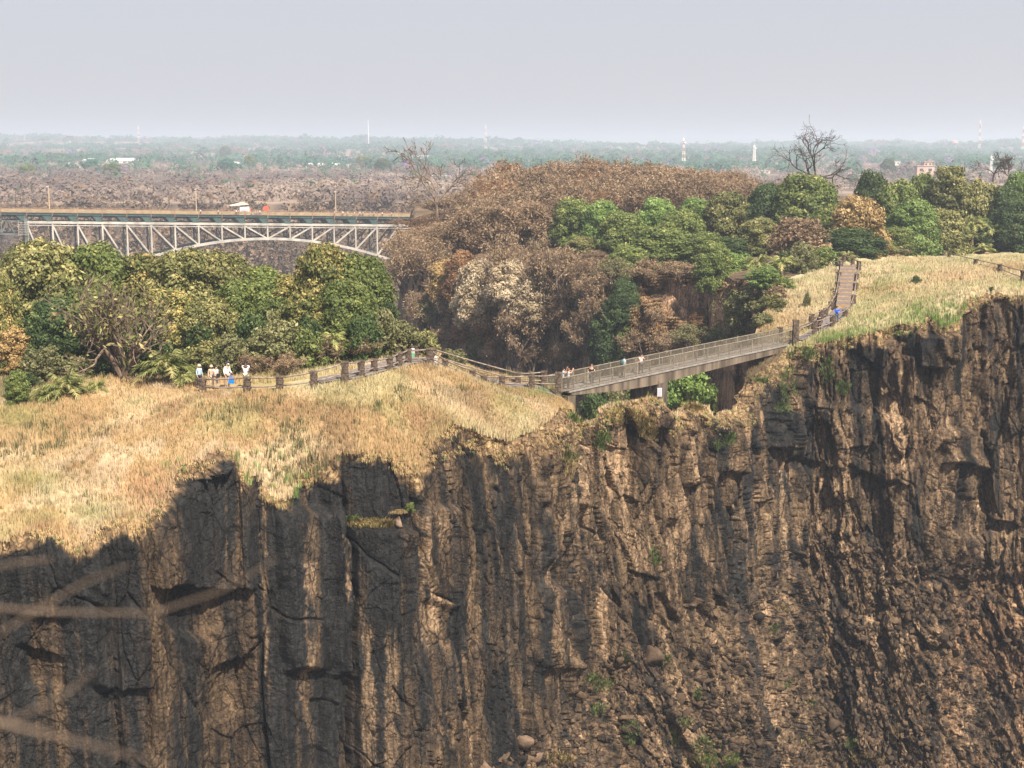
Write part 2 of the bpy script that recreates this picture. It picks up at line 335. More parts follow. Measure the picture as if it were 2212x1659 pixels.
def G1(x, y):
    x = np.asarray(x, float); y = np.asarray(y, float); a = x/y; d = y-rimD(a)
    rx, ry = a*rimD(a), rimD(a)
    res = rimZ(a)-tps1(rx, ry)
    z = tps1(x, y) + res*np.exp(-np.maximum(d, 0)/2.2)
    pd = np.minimum(distpl(x, y, path_left), distpl(x, y, path_right))
    gp = sstep(gapA[0], gapA[1], a)*(1-sstep(gapA[2], gapA[3], a)); z = z*(1-gp)+gp*(rimZ(a)-.34*np.maximum(d, 0)-.02*d*d*(d > 0))
    return z + (fbm(x*.35, y*.35, 5)-.5)*.9*sstep(0, 3, d)*sstep(1.2, 4, pd)
RIM2 = [(820,560,262),(850,560,240),(880,590,230),(950,640,222),(1000,650,214),(1100,640,206),(1250,645,198),(1400,600,192),(1480,590,189),(1560,600,184),(1640,615,170),(1700,596,174),(1750,585,188),(1850,565,200),(2000,565,214),(2560,565,216)]
r2A, r2D, r2Z = rimarr(RIM2)
r2Z[-4:] -= .6
T2c = [np.array([a*d, d, z]) for a, d, z in zip(r2A, r2D, r2Z)]
for px, D, z in [(900,262,-16.5),(900,300,-14),(1000,250,-15.5),(1100,250,-15),(1250,250,-14.5),(1400,250,-13.5),(1550,235,-13.5),(1000,290,-12),(1200,290,-11.5),(1400,290,-11),(1600,290,-11),(1000,345,-12),(1400,345,-11),(1650,230,-13.5),(1750,230,-13.5),(1900,240,-14.2),(2200,250,-14.5),(1800,290,-12.5),(2200,290,-12.5),(2200,345,-12),(2500,250,-14),(2500,345,-12),(1250,220,-17.5),(1100,225,-17.5),(1000,235,-17)]:
    q = P(px, 500, D); q[2] = z; T2c.append(q)
tps2 = TPS(T2c, .02)
def G2(x, y):
    x = np.asarray(x, float); y = np.asarray(y, float); px = 1106+FPX*(x/y)*.99
    return tps2(x, y) + (fbm(x*.12, y*.12, 9)-.5)*1.6 - 38*sstep(900, 835, px)
def G4(x, y):
    px = 1106+FPX*(x/y)*.99
    z = np.interp(y, [540, 1000, 1500, 2200, 3500, 4500, 5600, 7000], [-20, -20, -18, -12, 1, 8, 9, 2])
    z = z + sstep(1500, 4500, y)*np.interp(px, [-400, 0, 500, 1000, 1500, 2212, 2700], [20, 17, 13, 6, -3, 2, 4])
    return z + (fbm(x*.004+3, y*.003, 11)-.5)*np.interp(y, [540, 1500, 4500], [3, 9, 34])
def ground(x, y):
    a = x/y
    if y <= backD(a)+.5: return float(G1(x, y))
    return float(G2(x, y))
# ================================================================== TERRAIN
NA = 1500
pxs = np.linspace(-150, 2540, NA)
A = (pxs-1106)/FPX/CP*.985
A = np.linspace(rA[0]+.001, rA[-1]-.001, NA)
# favour the part in the frame
aL, aR = P(-25, 900, 90)[0]/90, P(2237, 900, 110)[0]/110
A = np.concatenate([np.linspace(rA[0]+.001, aL, 60)[:-1], np.linspace(aL, aR, NA-120), np.linspace(aR, rA[-1]-.001, 62)[1:]])
NA = len(A)
D0 = rimD(A); Z0 = rimZ(A)
jag = (fbm(A*700, A*0, 31, 3)-.5)
Z0 = Z0 + (fbm(A*500, A*0+3, 33, 4)-.5)*.55
R0 = np.stack([A*D0, D0, Z0], -1)
ker = np.ones(61)/61; sm = np.stack([np.convolve(np.pad(R0[:, i], 30, mode='edge'), ker, 'valid') for i in (0, 1)], -1)
tg = np.gradient(sm, axis=0); tg /= np.linalg.norm(tg, axis=1)[:, None]
nrm = np.stack([tg[:, 1], -tg[:, 0]], -1)                      # points out over the gorge
k2 = 301; sm2 = np.stack([np.convolve(np.pad(sm[:, i], k2//2, mode='reflect', reflect_type='odd'), np.ones(k2)/k2, 'valid') for i in (0, 1)], -1)
tg2 = np.gradient(sm2, axis=0); tg2 /= np.linalg.norm(tg2, axis=1)[:, None]; nr2 = np.stack([tg2[:, 1], -tg2[:, 0]], -1)*.5+np.array([-.12, -.99])*.5; nr2 /= np.linalg.norm(nr2, axis=1)[:, None]
U = np.concatenate([[0], np.cumsum(np.linalg.norm(np.diff(sm, axis=0), axis=1))])
px0 = proj(R0[:, 0], R0[:, 1], R0[:, 2])[0]
NV = 660
zb = np.interp(px0, [-200, 0, 800, 1300, 2212], [-44, -44, -48, -58, -64])
T = np.linspace(0, 1, NV)[:, None]
Z = Z0[None]*(1-T) + zb[None]*T
Vd = Z0[None]-Z                                               # metres below the rim
def lerp(xs, ys): return np.interp(px0, xs, ys)[None]
yb = lerp([860,940,1000,1090,1180,1300,1400,1500,1650,1800,2000,2212,2400], [1820,1740,1700,1640,1540,1430,1410,1340,1240,1160,1190,1240,1260])
# first guess of a leaning wall, to know which picture row a height has
lean = lerp([0, 900, 1300, 1700, 2212], [.05, .05, .10, .13, .10])
X = R0[None, :, 0] + nrm[None, :, 0]*lean*Vd; Y = R0[None, :, 1] + nrm[None, :, 1]*lean*Vd
PX, PY = proj(X, Y, Z)
inr = sstep(-30, 60, PY-yb)                                    # rubble below
dz = np.gradient(Vd, axis=0)
scree = np.cumsum(inr*dz*lerp([900, 1200, 1500, 2212], [.3, .55, .42, .34]), axis=0)
wob = (fbm(U[None]*.08+Z*0, Z*.05, 41)-.5)
u = U[None] + 1.3*(fbm(U[None]*.12+0*Z, Z*.06, 42)-.5)*2 + .05*Z
v = -Z + 1.5*(fbm(U[None]*.2+0*Z, Z*.2, 43)-.5)
wS = 1-sstep(870, 960, PX); wR = sstep(870, 960, PX)*(1-sstep(1200, 1260, PX)); wB = sstep(1200, 1260, PX)
wS, wR, wB = wS*(1-inr), wR*(1-inr), wB*(1-inr); wD = inr
wRub = sstep(-220, 40, PY-yb)
out = np.zeros_like(Z, dtype=np.float32); tone = np.zeros_like(out)
ROT = {201: .35, 211: -.5, 191: .3, 171: .12, 161: -.1, 221: .6, 121: .5}
def layer(w, su, sv, amp, tu, tv, seed, groove=0., gw=.08, tn=0.):
    """broken blocks: each cell of a warped grid has its own offset, its own tilt and open joints round it"""
    global out, tone
    w = np.broadcast_to(w, out.shape); mk_ = w > .003
    if not mk_.any(): return
    U_, V_ = np.broadcast_to(u, out.shape)[mk_], np.broadcast_to(v, out.shape)[mk_]; w = w[mk_]
    if seed in ROT: U_, V_ = U_*math.cos(ROT[seed])-V_*math.sin(ROT[seed]), U_*math.sin(ROT[seed])+V_*math.cos(ROT[seed])
    r, a, b, du, dv, e = vor(U_/su, V_/sv, seed)
    o = amp*(r-.5) + a*tu*du*su*2 + b*tv*dv*sv*2
    if groove: o = o - groove*(1-sstep(0, gw, e))
    out[mk_] += w*o; tone[mk_] += w*tn*(h2(np.floor(r*9973), np.floor(a*7919), seed)-.5)
layer(wS, 4.6, 13, 1.0, .10, .02, 101, .22, .025, .30)
layer(wS, 2.2, 5, .20, .07, .04, 111, .05, .02, .30)
layer(wS, .9, 1.1, .07, .10, .08, 121, .0, .05, .10)
layer(wR+.25*wS, 1.8, 9, .9, .40, .03, 131, .3, .05, .6)
layer(wR+.12*wS, .6, 4., .46, .65, .03, 141, .18, .07, .8)
layer(wR, .35, 1.6, .14, .30, .12, 151, 0, .1, .25)
layer(wB, 2.6, 7.5, 1.15, .34, .08, 161, .35, .04, .55)
layer(wB, .95, 3.8, .70, .55, .10, 171, .2, .05, .7)
layer(wB, .42, 1.5, .24, .6, .2, 181, .08, .08, .55)
layer(wD, 3.2, 5.5, .95, .40, .12, 191, .1, .05, .40)
layer(wD+.3*wRub*wB, .9, 1.7, .7, .9, .22, 201, .3, .09, .75)
layer(wD+.4*wRub*wB, .4, .65, .32, 1.1, .32, 211, .16, .12, .8)
layer(wD, .2, .3, .12, 1., .4, 221, .0, .1, .5)
out += (fbm(U[None]*2.5+0*Z, Z*2.5, 51)-.5)*.18
# large features read off the cliff: (x0, x1, y0, y1, metres out, lean of the edges, softness)
def feat(x0, x1, y0, y1, o, sk=0., sx=5., sy=6., slope=0.):
    global out
    xx = PX - sk*(PY-y0) + (fbm(PY*.03, PX*0, 61)-.5)*14; yy = PY + (fbm(PX*.03, PY*0, 62)-.5)*22 + slope*(PX-x0)
    out += (o*sstep(x0-sx, x0+sx, xx)*(1-sstep(x1-sx, x1+sx, xx))*sstep(y0-sy, y0+sy, yy)*(1-sstep(y1-sy, y1+sy, yy))).astype(np.float32)
feat(375, 525, 960, 1038, 1.1, 0, 4, 4, .30)
feat(320, 545, 1000, 1265, .9, 0.02, 7, 6)
feat(180, 318, 1120, 1480, .6, .05, 8, 10)
feat(30, 160, 1150, 1330, .5, 0, 6, 8)
feat(597, 735, 1105, 1445, .9, .06, 10, 14)
feat(735, 750, 1050, 1660, -.8, .02, 4, 20)
feat(700, 742, 980, 1700, .8, .0, 5, 8)
feat(750, 882, 1136, 1760, 1.5, .0, 4, 3)
feat(885, 905, 985, 1200, -1.3, .03, 4, 12)
feat(905, 985, 1090, 1300, .5, .03, 6, 10)
feat(316, 328, 1200, 1620, -.7, .02, 3, 20)
feat(380, 470, 1270, 1360, -.9, 0, 22, 12, -.25)
feat(470, 530, 1440, 1560, -.7, 0, 20, 8, .3)
feat(60, 120, 1400, 1470, -.8, 0, 24, 8, -.3)
feat(1150, 1224, 880, 1215, .8, .02, 5, 22)
feat(1226, 1240, 900, 1400, -.9, .05, 3, 20)
feat(1240, 1262, 960, 1100, .9, .02, 4, 5)
feat(1290, 1345, 875, 960, .8, .0, 5, 6)
feat(1395, 1435, 862, 925, 1.2, .0, 5, 5)
feat(1475, 1515, 880, 1040, .9, -.03, 4, 10)
feat(1150, 1240, 1265, 1440, .9, .08, 8, 14)
feat(1205, 1222, 1180, 1420, -1.0, .12, 4, 14)
feat(1550, 1600, 890, 1020, 1.0, .0, 5, 8)
feat(1660, 1715, 880, 960, 1.6, .0, 5, 4)
feat(1715, 1960, 850, 985, .9, .0, 10, 8, -.25)
feat(1712, 1790, 905, 1010, -.8, .06, 8, 14)
feat(1900, 1945, 745, 850, 1.2, 0, 5, 5)
feat(1985, 2060, 720, 790, 1.5, 0, 5, 5)
feat(1955, 1972, 700, 1100, .5, .02, 3, 12)
feat(2105, 2128, 660, 1100, -.9, .02, 4, 14)
feat(1900, 2120, 1010, 1240, .8, .05, 10, 10, .15)
feat(2040, 2120, 930, 1000, 1.2, .03, 6, 8)
feat(2060, 2212, 1150, 1240, 1.0, .0, 10, 10)
feat(1880, 1960, 1235, 1400, .8, .03, 6, 8)
topr = np.exp(-Vd/.5)
big = scree + lean*Vd
out = out*sstep(-.3, .8, Vd) - .55*(topr) + jag[None]*.7*np.exp(-Vd/1.2) + wob*1.4*sstep(0, 5, Vd)
blend = .85*sstep(.5, 9, Vd)*(1-.0*Vd)
WX = R0[None, :, 0]*(1-blend)+sm[None, :, 0]*blend + nrm[None, :, 0]*out + nr2[None, :, 0]*big; WY = R0[None, :, 1]*(1-blend)+sm[None, :, 1]*blend + nrm[None, :, 1]*out + nr2[None, :, 1]*big
# colour of the rock itself
n1 = fbm(u*1.1, v*.07, 71, 5); n2 = fbm(u*.25, v*.12, 72, 4); n3 = fbm(u*3.5, v*.5, 73, 4); n4 = fbm(u*5., v*5., 74, 3)
dark, brown, tan = np.array([.015, .0145, .014]), np.array([.072, .047, .027]), np.array([.195, .130, .076])
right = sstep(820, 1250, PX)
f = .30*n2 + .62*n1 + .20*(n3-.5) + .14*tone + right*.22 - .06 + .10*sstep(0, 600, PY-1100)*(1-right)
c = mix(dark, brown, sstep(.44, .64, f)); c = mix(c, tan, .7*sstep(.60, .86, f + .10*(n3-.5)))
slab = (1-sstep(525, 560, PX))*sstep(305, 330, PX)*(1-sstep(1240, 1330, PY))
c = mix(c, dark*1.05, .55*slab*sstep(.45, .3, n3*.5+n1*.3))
for (x0, x1, y0, y1, sk) in [(640,662,1130,1500,.03),(712,724,1100,1400,.06),(468,478,1060,1200,.01),(820,850,1340,1660,0),(768,800,1330,1660,0),(1205,1216,900,1200,0),(1295,1320,940,1300,.02),(1690,1712,950,1400,.02),(905,960,1100,1400,.02),(560,575,1050,1500,.02)]:
    xx = PX-sk*(PY-y0)+(n4-.5)*14
    c = mix(c, tan*.95, .8*sstep(x0-4, x0+3, xx)*(1-sstep(x1-3, x1+4, xx))*sstep(y0-20, y0+30, PY)*(1-sstep(y1-60, y1+40, PY))*sstep(.3, .6, n3))
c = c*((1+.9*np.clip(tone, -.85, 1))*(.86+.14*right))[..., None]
reddish = sstep(1900, 2150, PX)*sstep(1150, 1350, PY)*sstep(.4, .6, n2)
c = mix(c, c*np.array([1.2, .9, .75]), .5*reddish)
brok = fbm(u*2.2, v*2.2, 75, 4)
c = mix(c, np.array([.105, .066, .038]), .45*inr*sstep(.42, .68, brok))
soil = np.array([.15, .095, .05]); straw = np.array([.30, .20, .10])
so = sstep(0, 1, 1.35-Vd/lerp([0,400,900,1000,1200,1300,1600,1700,2212], [.5, .4, .9, 1.6, 1.8, 1.2, .9, 1.3, .7])+ (fbm(u*.8, v*.8, 76, 4)-.5)*2.6)
c = mix(c, mix(soil, straw, sstep(.4, .6, brok)), .85*so)
wallV = np.stack([WX, WY, Z], -1)
# continue down to the river level with coarse rows
nb = 34; tb = (np.arange(1, nb+1)/nb)[:, None]
bz = Z[-1][None]*(1-tb) + (-106)*tb; bo = (zb[None]-bz)*.75
bx = WX[-1][None] + nr2[None, :, 0]*bo; by = WY[-1][None] + nr2[None, :, 1]*bo
bn = fbm(bx*.5, by*.5+bz*.4, 77, 4)-.5
low = np.stack([bx, by+bn*3*tb, bz+bn], -1)
wallV = np.concatenate([wallV, low]); wc = np.concatenate([c, mix([.05, .036, .026], [.09, .065, .042], sstep(-.1, .1, bn))])
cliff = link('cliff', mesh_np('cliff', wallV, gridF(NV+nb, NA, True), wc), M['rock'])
tag(cliff, kind='structure')

NT = 130
tt = np.linspace(0, 1, NT)[:, None]**1.35
rimw = np.stack([WX[0], WY[0]], -1); DB = backD(A)
TD = D0[None] + (DB-D0)[None]*tt; TX = A[None]*TD; TY = TD.copy()
sh = np.exp(-(TD-D0[None])/1.2)
TX = TX + (rimw[:, 0]-R0[:, 0])[None]*sh; TY = TY + (rimw[:, 1]-R0[:, 1])[None]*sh
TZ = G1(A[None]*TD, TD); TZ = TZ + (Z0-TZ[0])[None]*np.exp(-(TD-D0[None])/1.5)
gn = fbm(TX*1.3, TY*1.3, 81, 4); TZ = TZ + (gn-.5)*.35*sstep(0, 1.5, TD-D0[None])*sstep(1., 2.5, np.minimum(distpl(TX, TY, path_left), distpl(TX, TY, path_right)))
TPX, TPY = proj(TX, TY, TZ)
def patches(px, py, x, y):
    """colour families of the grass: straw, pale green, fresh green, brown"""
    a = fbm(x*.16, y*.12, 83, 4); b = fbm(x*.35+9, y*.25, 84, 4); g = fbm(x*.22+40, y*.2, 85, 4)
    c = mix([.47, .325, .165], [.60, .46, .28], sstep(.38, .62, a))
    c = mix(c, [.30, .19, .10], .65*sstep(.54, .70, b))
    c = mix(c, [.62, .50, .34], .6*sstep(.60, .72, fbm(x*.5, y*.25+30, 86, 4)))
    rt = sstep(1600, 1750, px)
    c = mix(c, [.55, .50, .30], .55*rt)
    c = mix(c, [.36, .38, .165], (.35+.2*rt)*sstep(.50, .68, g))
    def blob(cx, cy, rx, ry): return np.exp(-((px-cx)/rx)**2-((py-cy)/ry)**2)
    k = blob(2040,690,50,22)+blob(1810,735,60,16)+blob(1980,650,90,18)*.6+blob(1890,720,60,12)+blob(1180,850,50,14)*.7+blob(620,1035,30,16)+blob(200,1110,60,25)*.6+blob(60,1040,80,30)*.5+blob(40,900,60,30)*.6+blob(1740,760,30,10)
    c = mix(c, [.20, .25, .075], np.clip(k, 0, 1)*.8*sstep(.3, .55, b+.1))
    d = blob(330,1060,60,40)+blob(900,900,35,25)*.8+blob(2060,600,60,12)*.7+blob(1900,625,70,14)*.6+blob(2180,580,60,12)*.7+blob(1720,700,40,40)*.5
    c = mix(c, [.45, .27, .15], np.clip(d, 0, 1)*.8)
    w = 1-sstep(60, 130, np.abs(px-60)) 
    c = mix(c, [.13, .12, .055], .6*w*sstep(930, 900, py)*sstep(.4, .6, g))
    rk = sstep(1590, 1600, px)*(1-sstep(1690, 1712, px))*sstep(748, 765, py)
    c = mix(c, [.12, .082, .05], rk*.9)
    return c
tc_ = patches(TPX, TPY, TX, TY)*.72
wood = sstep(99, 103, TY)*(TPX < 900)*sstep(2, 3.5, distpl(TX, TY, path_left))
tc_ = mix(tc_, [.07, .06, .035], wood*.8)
lip = np.exp(-(TD-D0[None])/.8); tc_ = mix(tc_, [.30, .19, .10], lip*.7)
# skirt behind the headland
ns = 26; ts = (np.arange(1, ns+1)/ns)[:, None]
sz = TZ[-1][None]*(1-ts) + (-104)*ts; sd = ts*22
sy = TY[-1][None]+sd; sx = TX[-1][None]+A[None]*sd
sn = fbm(sx*.4, sz*.4, 87, 4)
skV = np.stack([sx, sy, sz-(sn-.5)*2], -1)
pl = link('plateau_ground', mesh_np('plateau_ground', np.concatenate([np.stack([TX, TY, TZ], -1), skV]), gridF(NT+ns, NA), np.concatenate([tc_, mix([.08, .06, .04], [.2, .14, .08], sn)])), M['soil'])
tag(pl, kind='structure')

# middle headland and its wall
NB = 620; a2 = np.linspace(r2A[0]+.001, r2A[-1]-.001, NB)
d2 = np.interp(a2, r2A, r2D)+(fbm(a2*90, a2*0, 91)-.5)*6; x2 = a2*d2
t2 = np.linspace(0, 1, 120)[:, None]**1.2
yy = d2[None] + (360-d2)[None]*t2; xx = a2[None]*yy; zz = G2(xx, yy)
pc = mix([.10, .07, .045], [.18, .125, .08], sstep(.35, .65, fbm(xx*.2, yy*.2, 93, 4)))
ns = 20; ts = (np.arange(1, ns+1)/ns)[:, None]
sk = np.stack([xx[-1][None]+0*ts, yy[-1][None]+40*ts, zz[-1][None]*(1-ts)-104*ts], -1)
tag(link('hill', mesh_np('hill', np.concatenate([np.stack([xx, yy, zz], -1), sk]), gridF(140, NB), np.concatenate([pc, np.full((ns, NB, 3), .12)])), M['soil']), kind='structure')
nr = 230; t3 = np.linspace(0, 1, nr)[:, None]
z3 = zz[0][None]*(1-t3) + (-105)*t3; v3 = zz[0][None]-z3
u3 = np.concatenate([[0], np.cumsum(np.hypot(np.diff(x2), np.diff(d2)))])[None]+0*z3
p3x = proj(x2, d2, zz[0])[0][None]
ln = np.interp(p3x, [850, 1300, 1360, 1600, 2212], [.10, .15, .42, .5, .3])
u = u3 + 4*(fbm(u3*.05, z3*.05, 95)-.5); v = -z3 + 3*(fbm(u3*.1, z3*.1, 96)-.5)
out = np.zeros_like(z3, dtype=np.float32); tone = np.zeros_like(out); one = np.ones_like(out)
layer(one, 9, 22, 6.5, .35, .08, 301, .6, .05, .5)
layer(one, 3.2, 8, 2.0, .4, .15, 311, .3, .05, .5)
layer(one, 1.2, 2.2, .7, .5, .4, 321, .1, .08, .4)
out = out*sstep(0, 3, v3) + ln*v3 - 1.5*np.exp(-v3/2)
g1 = fbm(u*.3, v*.12, 97, 4); g2 = fbm(u*.6, v*.6, 98, 4)
c3_ = mix([.045, .036, .03], [.14, .098, .066], sstep(.35, .62, g1+.2*tone)); rt3 = sstep(1250, 1380, p3x)
c3_ = mix(c3_, [.34, .21, .12], (.5+.45*rt3)*sstep(.42-.2*rt3, .62-.12*rt3, g2))
ws = sstep(.70, .78, fbm(u*.9, v*.05, 99, 3))*(1-rt3); c3_ = mix(c3_, [.42, .42, .40], ws*.5)
tag(link('rock_wall', mesh_np('rock_wall', np.stack([x2[None]+out*.15, d2[None]-out, z3], -1), gridF(nr, NB, True), c3_), M['rock']), kind='structure')
W2 = (x2, d2, zz[0], out, z3)

# far plain, its gorge side, gorge floor
NF = 420; a4 = np.linspace(-.62, .62, NF)
y4 = np.concatenate([np.geomspace(556, 7000, 170)])[:, None]
x4 = a4[None]*y4; z4 = G4(x4, y4+0*a4[None])
e4 = (fbm(a4*40, a4*0, 401)-.5)*22
wn = 80; tw = (np.arange(wn, 0, -1)/wn)[:, None]
zw = z4[0][None]*(1-tw) - 106*tw; wnz = fbm(a4[None]*160+0*tw, zw*.06, 402, 5)-.5
yw = 556 - tw*85 + wnz*26*np.minimum(1, tw*4); xw = a4[None]*556 + 0*tw
y4f = y4 + e4[None]*np.exp(-(y4-556)/40); yw = yw + e4[None]
n5 = fbm(x4*.02, y4*.012+0*x4, 403, 5); c4 = mix([.12, .088, .072], [.27, .205, .155], sstep(.42, .62, n5))
cw = mix([.07, .056, .048], [.17, .118, .080], sstep(-.15, .2, wnz + (fbm(a4[None]*300+0*zw, zw*.2, 404)-.5)*.3))
tag(link('far_plain', mesh_np('far_plain', np.concatenate([np.stack([xw, yw, zw], -1), np.stack([x4, y4f+0*x4, z4], -1)]), gridF(wn+170, NF), np.concatenate([cw, c4])), M['far_ground']), kind='structure')
gx = np.linspace(-900, 900, 90); gy = np.linspace(-60, 620, 60); GX, GY = np.meshgrid(gx, gy)
tag(link('gorge_floor', mesh_np('gorge_floor', np.stack([GX, GY, -104.5+fbm(GX*.03, GY*.03, 405)*1.5], -1), gridF(60, 90), mix([.07, .055, .04], [.13, .10, .075], fbm(GX*.05, GY*.05, 406))), M['rubble']), kind='structure')

# ------------------------------------------------------------------ lookups on the built surfaces
WPX, WPY = proj(wallV[:NV, :, 0], wallV[:NV, :, 1], wallV[:NV, :, 2])
def wall_at(px, py):
    d = (WPX-px)**2+(WPY-py)**2; i = np.argmin(d); return wallV[:NV].reshape(-1, 3)[i].copy()
def top_at(px, py):
    d = (TPX-px)**2+(TPY-py)**2; i = np.argmin(d); return np.array([TX.ravel()[i], TY.ravel()[i], TZ.ravel()[i]])
def wall2_at(px, py):
    w = np.stack([W2[0][None]+W2[3]*.15, W2[1][None]-W2[3], W2[4]], -1); a, b = proj(w[..., 0], w[..., 1], w[..., 2])
    i = np.argmin((a-px)**2+(b-py)**2); return w.reshape(-1, 3)[i].copy()

# ------------------------------------------------------------------ paths
def ribbon(name, PL, hw, dz=.05, n=8, mat=None, gz=True):
    pts = []
    for a, b in zip(PL[:-1], PL[1:]):
        for k in range(n): pts.append(a+(b-a)*k/n)
    pts.append(PL[-1]); pts = np.array(pts); t = np.gradient(pts[:, :2], axis=0); t /= np.linalg.norm(t, axis=1)[:, None]
    nn = np.stack([-t[:, 1], t[:, 0]], -1); L = []
    for w in np.linspace(-hw, hw, 5):
        x = pts[:, 0]+nn[:, 0]*w; y = pts[:, 1]+nn[:, 1]*w
        L.append(np.stack([x, y, (G1(x, y) if gz else pts[:, 2])+dz], -1))
    Vv = np.array(L); o = link(name, mesh_np(name, Vv, gridF(5, len(pts), True)), mat or M['asphalt']); tag(o, kind='structure'); return o
ribbon('path', path_left[4:], .95, .12)
ribbon('path', path_right[:5], .95, .12)
# ================================================================== PLANTS
def rdirs(n):
    d = rng.normal(size=(n, 3)); return d/np.linalg.norm(d, axis=1)[:, None]
def leaf_mesh(name, C, Nn, S, t, k, aspect=1.7):
    """one rhombic leaf face per point C, facing Nn"""
    n = len(C); r = rdirs(n); a = np.cross(Nn, r); a /= np.linalg.norm(a, axis=1)[:, None]+1e-9; b = np.cross(Nn, a)
    a = a*(S*aspect*.5)[:, None]; b = b*(S*.5)[:, None]
    V = np.stack([C-a, C-b*.9+Nn*(S*.12)[:, None], C+a, C+b], 1).reshape(-1, 3)
    return mesh_np(name, V, np.arange(4*n).reshape(n, 4), fattr=dict(t=t, k=k))
def crown_mesh(name, lobes, per, size, droop=0., up=.35, loose=.8):
    Cs, Ns, Ss, Ts, Ks = [], [], [], [], []
    for (c, r) in lobes:
        r = np.array(r); n = int(per*(r[0]*r[1]+r[0]*r[2]+r[1]*r[2])/3)
        d = rdirs(n); d[:, 2] = d[:, 2] + .25*rng.random(n); d /= np.linalg.norm(d, axis=1)[:, None]
        rad = 1-.38*rng.random(n)**1.4 + .13*rng.normal(size=n)
        # leaf sprays: gather the leaves of a lobe in tufts
        nk = max(6, n//38); kd = rdirs(nk); wh = rng.integers(0, nk, n); m = rng.random(n) < .55
        dd = kd[wh]+rng.normal(size=(n, 3))*.15; dd /= np.linalg.norm(dd, axis=1)[:, None]
        d = np.where(m[:, None], dd, d); rad = np.where(m, rad+.15, rad-.03)
        C = np.array(c)+d*r*rad[:, None]; C[:, 2] -= droop*rng.random(n)
        nn = d*1.0+np.array([0, 0, up])+rdirs(n)*loose; nn /= np.linalg.norm(nn, axis=1)[:, None]
        Cs.append(C); Ns.append(nn); Ss.append(size*(.45+1.15*rng.random(n)**1.7)); Ts.append(rng.random(n)*.75+.25*np.clip(d[:, 2], 0, 1))
        Ks.append(np.where(m, h2(wh, wh*0+len(Cs), 5)*.5, .2)+.5*rng.random())
    return leaf_mesh(name, np.concatenate(Cs), np.concatenate(Ns), np.concatenate(Ss), np.concatenate(Ts), np.concatenate(Ks))
def limbs(mb, base, top, r0, lobes, n=5, wig=.06):
    """trunk with a limb to each of some lobes"""
    H = top[2]-base[2]
    pts = [np.array(base)+(np.array(top)-base)*s+np.array([rng.normal(), rng.normal(), 0])*wig*H*(0 < s) for s in (0, .3, .6, 1.)]
    mb.tube(pts, [r0, r0*.75, r0*.5, r0*.2], n)
    for c, r in lobes:
        s = .25+.5*rng.random(); p = pts[0]+(pts[-1]-pts[0])*s; c = np.array(c)
        m1 = p+(c-p)*.5+np.array([0, 0, -.06*H]); mb.tube([p, m1, c], [r0*.42, r0*.28, r0*.08], 4)
def bent(p, d, L, r, depth, mb, mbt, spread=.55, up=.12, gnarl=.25, thin=.02, kids=(2, 4), twigs=None, rat=.58):
    """branch that forks into bent branches and ends in fine twigs"""
    pts = [p]; q = p; dd = d; n = 4
    for i in range(n):
        dd = dd+rng.normal(size=3)*gnarl*.5+np.array([0, 0, up*.3]); dd = dd/np.linalg.norm(dd); q = q+dd*L/n; pts.append(q)
    (mb if depth > 1 else mbt).tube(pts, list(np.linspace(r, max(r*.6, thin), n+1)), 6 if depth > 2 else (4 if depth > 1 else 3), cap=False)
    if depth == 0:
        if twigs is not None: twigs.append(pts[-1])
        return
    for k in range(rng.integers(kids[0], kids[1]+1)):
        e = pts[rng.integers(2, n+1)] if k else pts[-1]
        nd = dd+rng.normal(size=3)*spread+np.array([0, 0, up]); nd /= np.linalg.norm(nd)
        bent(e, nd, L*(.58+.25*rng.random()), max(r*rat, thin), depth-1, mb, mbt, spread, up, gnarl, thin, kids, twigs, rat)
def dense_lobes(R, H, n, low=.12, seed=0, flat=1.):
    """clumps spread over an irregular dome reaching near the ground"""
    L = []; r_ = np.random.default_rng(seed)
    for i in range(n):
        s = (i+.5)/n; th = i*2.39996+r_.normal()*.4; z = low+(1-low)*s**.85
        w = math.sqrt(max(0, 1-(max(0, z-.35)/.68)**2))*(.75+.3*r_.random()) if z > .35 else (.72+.28*z/.35)*(.85+.3*r_.random())
        rr = R*(.24+.16*r_.random())
        L.append(((math.cos(th)*(R-rr*.8)*w, math.sin(th)*(R-rr*.8)*w, H*z-rr*.6), (rr, rr*(.85+.3*r_.random()), rr*(.62+.2*r_.random())*flat)))
    L.append(((0, 0, H*.5), (R*.62, R*.62, H*.36)))
    return L
TREES = {}
def make_variant(key, R, H, n, per, leaf, low, seed, trunk=.28, loose=.8, flat=1.):
    L = dense_lobes(R, H, n, low, seed, flat); cm = crown_mesh('crown_'+key, L, per, leaf, loose=loose)
    mb = MB(); limbs(mb, (0, 0, -.6), (0, 0, H*.75), trunk, L[:-1:3]); TREES[key] = (cm, mb.mesh('trunk_'+key, True), R, H)
for i in range(4): make_variant('dense%d' % i, 5, 10, 34, 640, .235, .10, 500+i)
for i in range(3): make_variant('tall%d' % i, 3.4, 10, 26, 620, .22, .15, 520+i)
for i in range(3): make_variant('shrub%d' % i, 2.4, 3.6, 14, 620, .17, .02, 540+i, .09, 1.0)
for i in range(2): make_variant('open%d' % i, 4.4, 8, 26, 170, .26, .25, 560+i, .2, 1.2, .8)
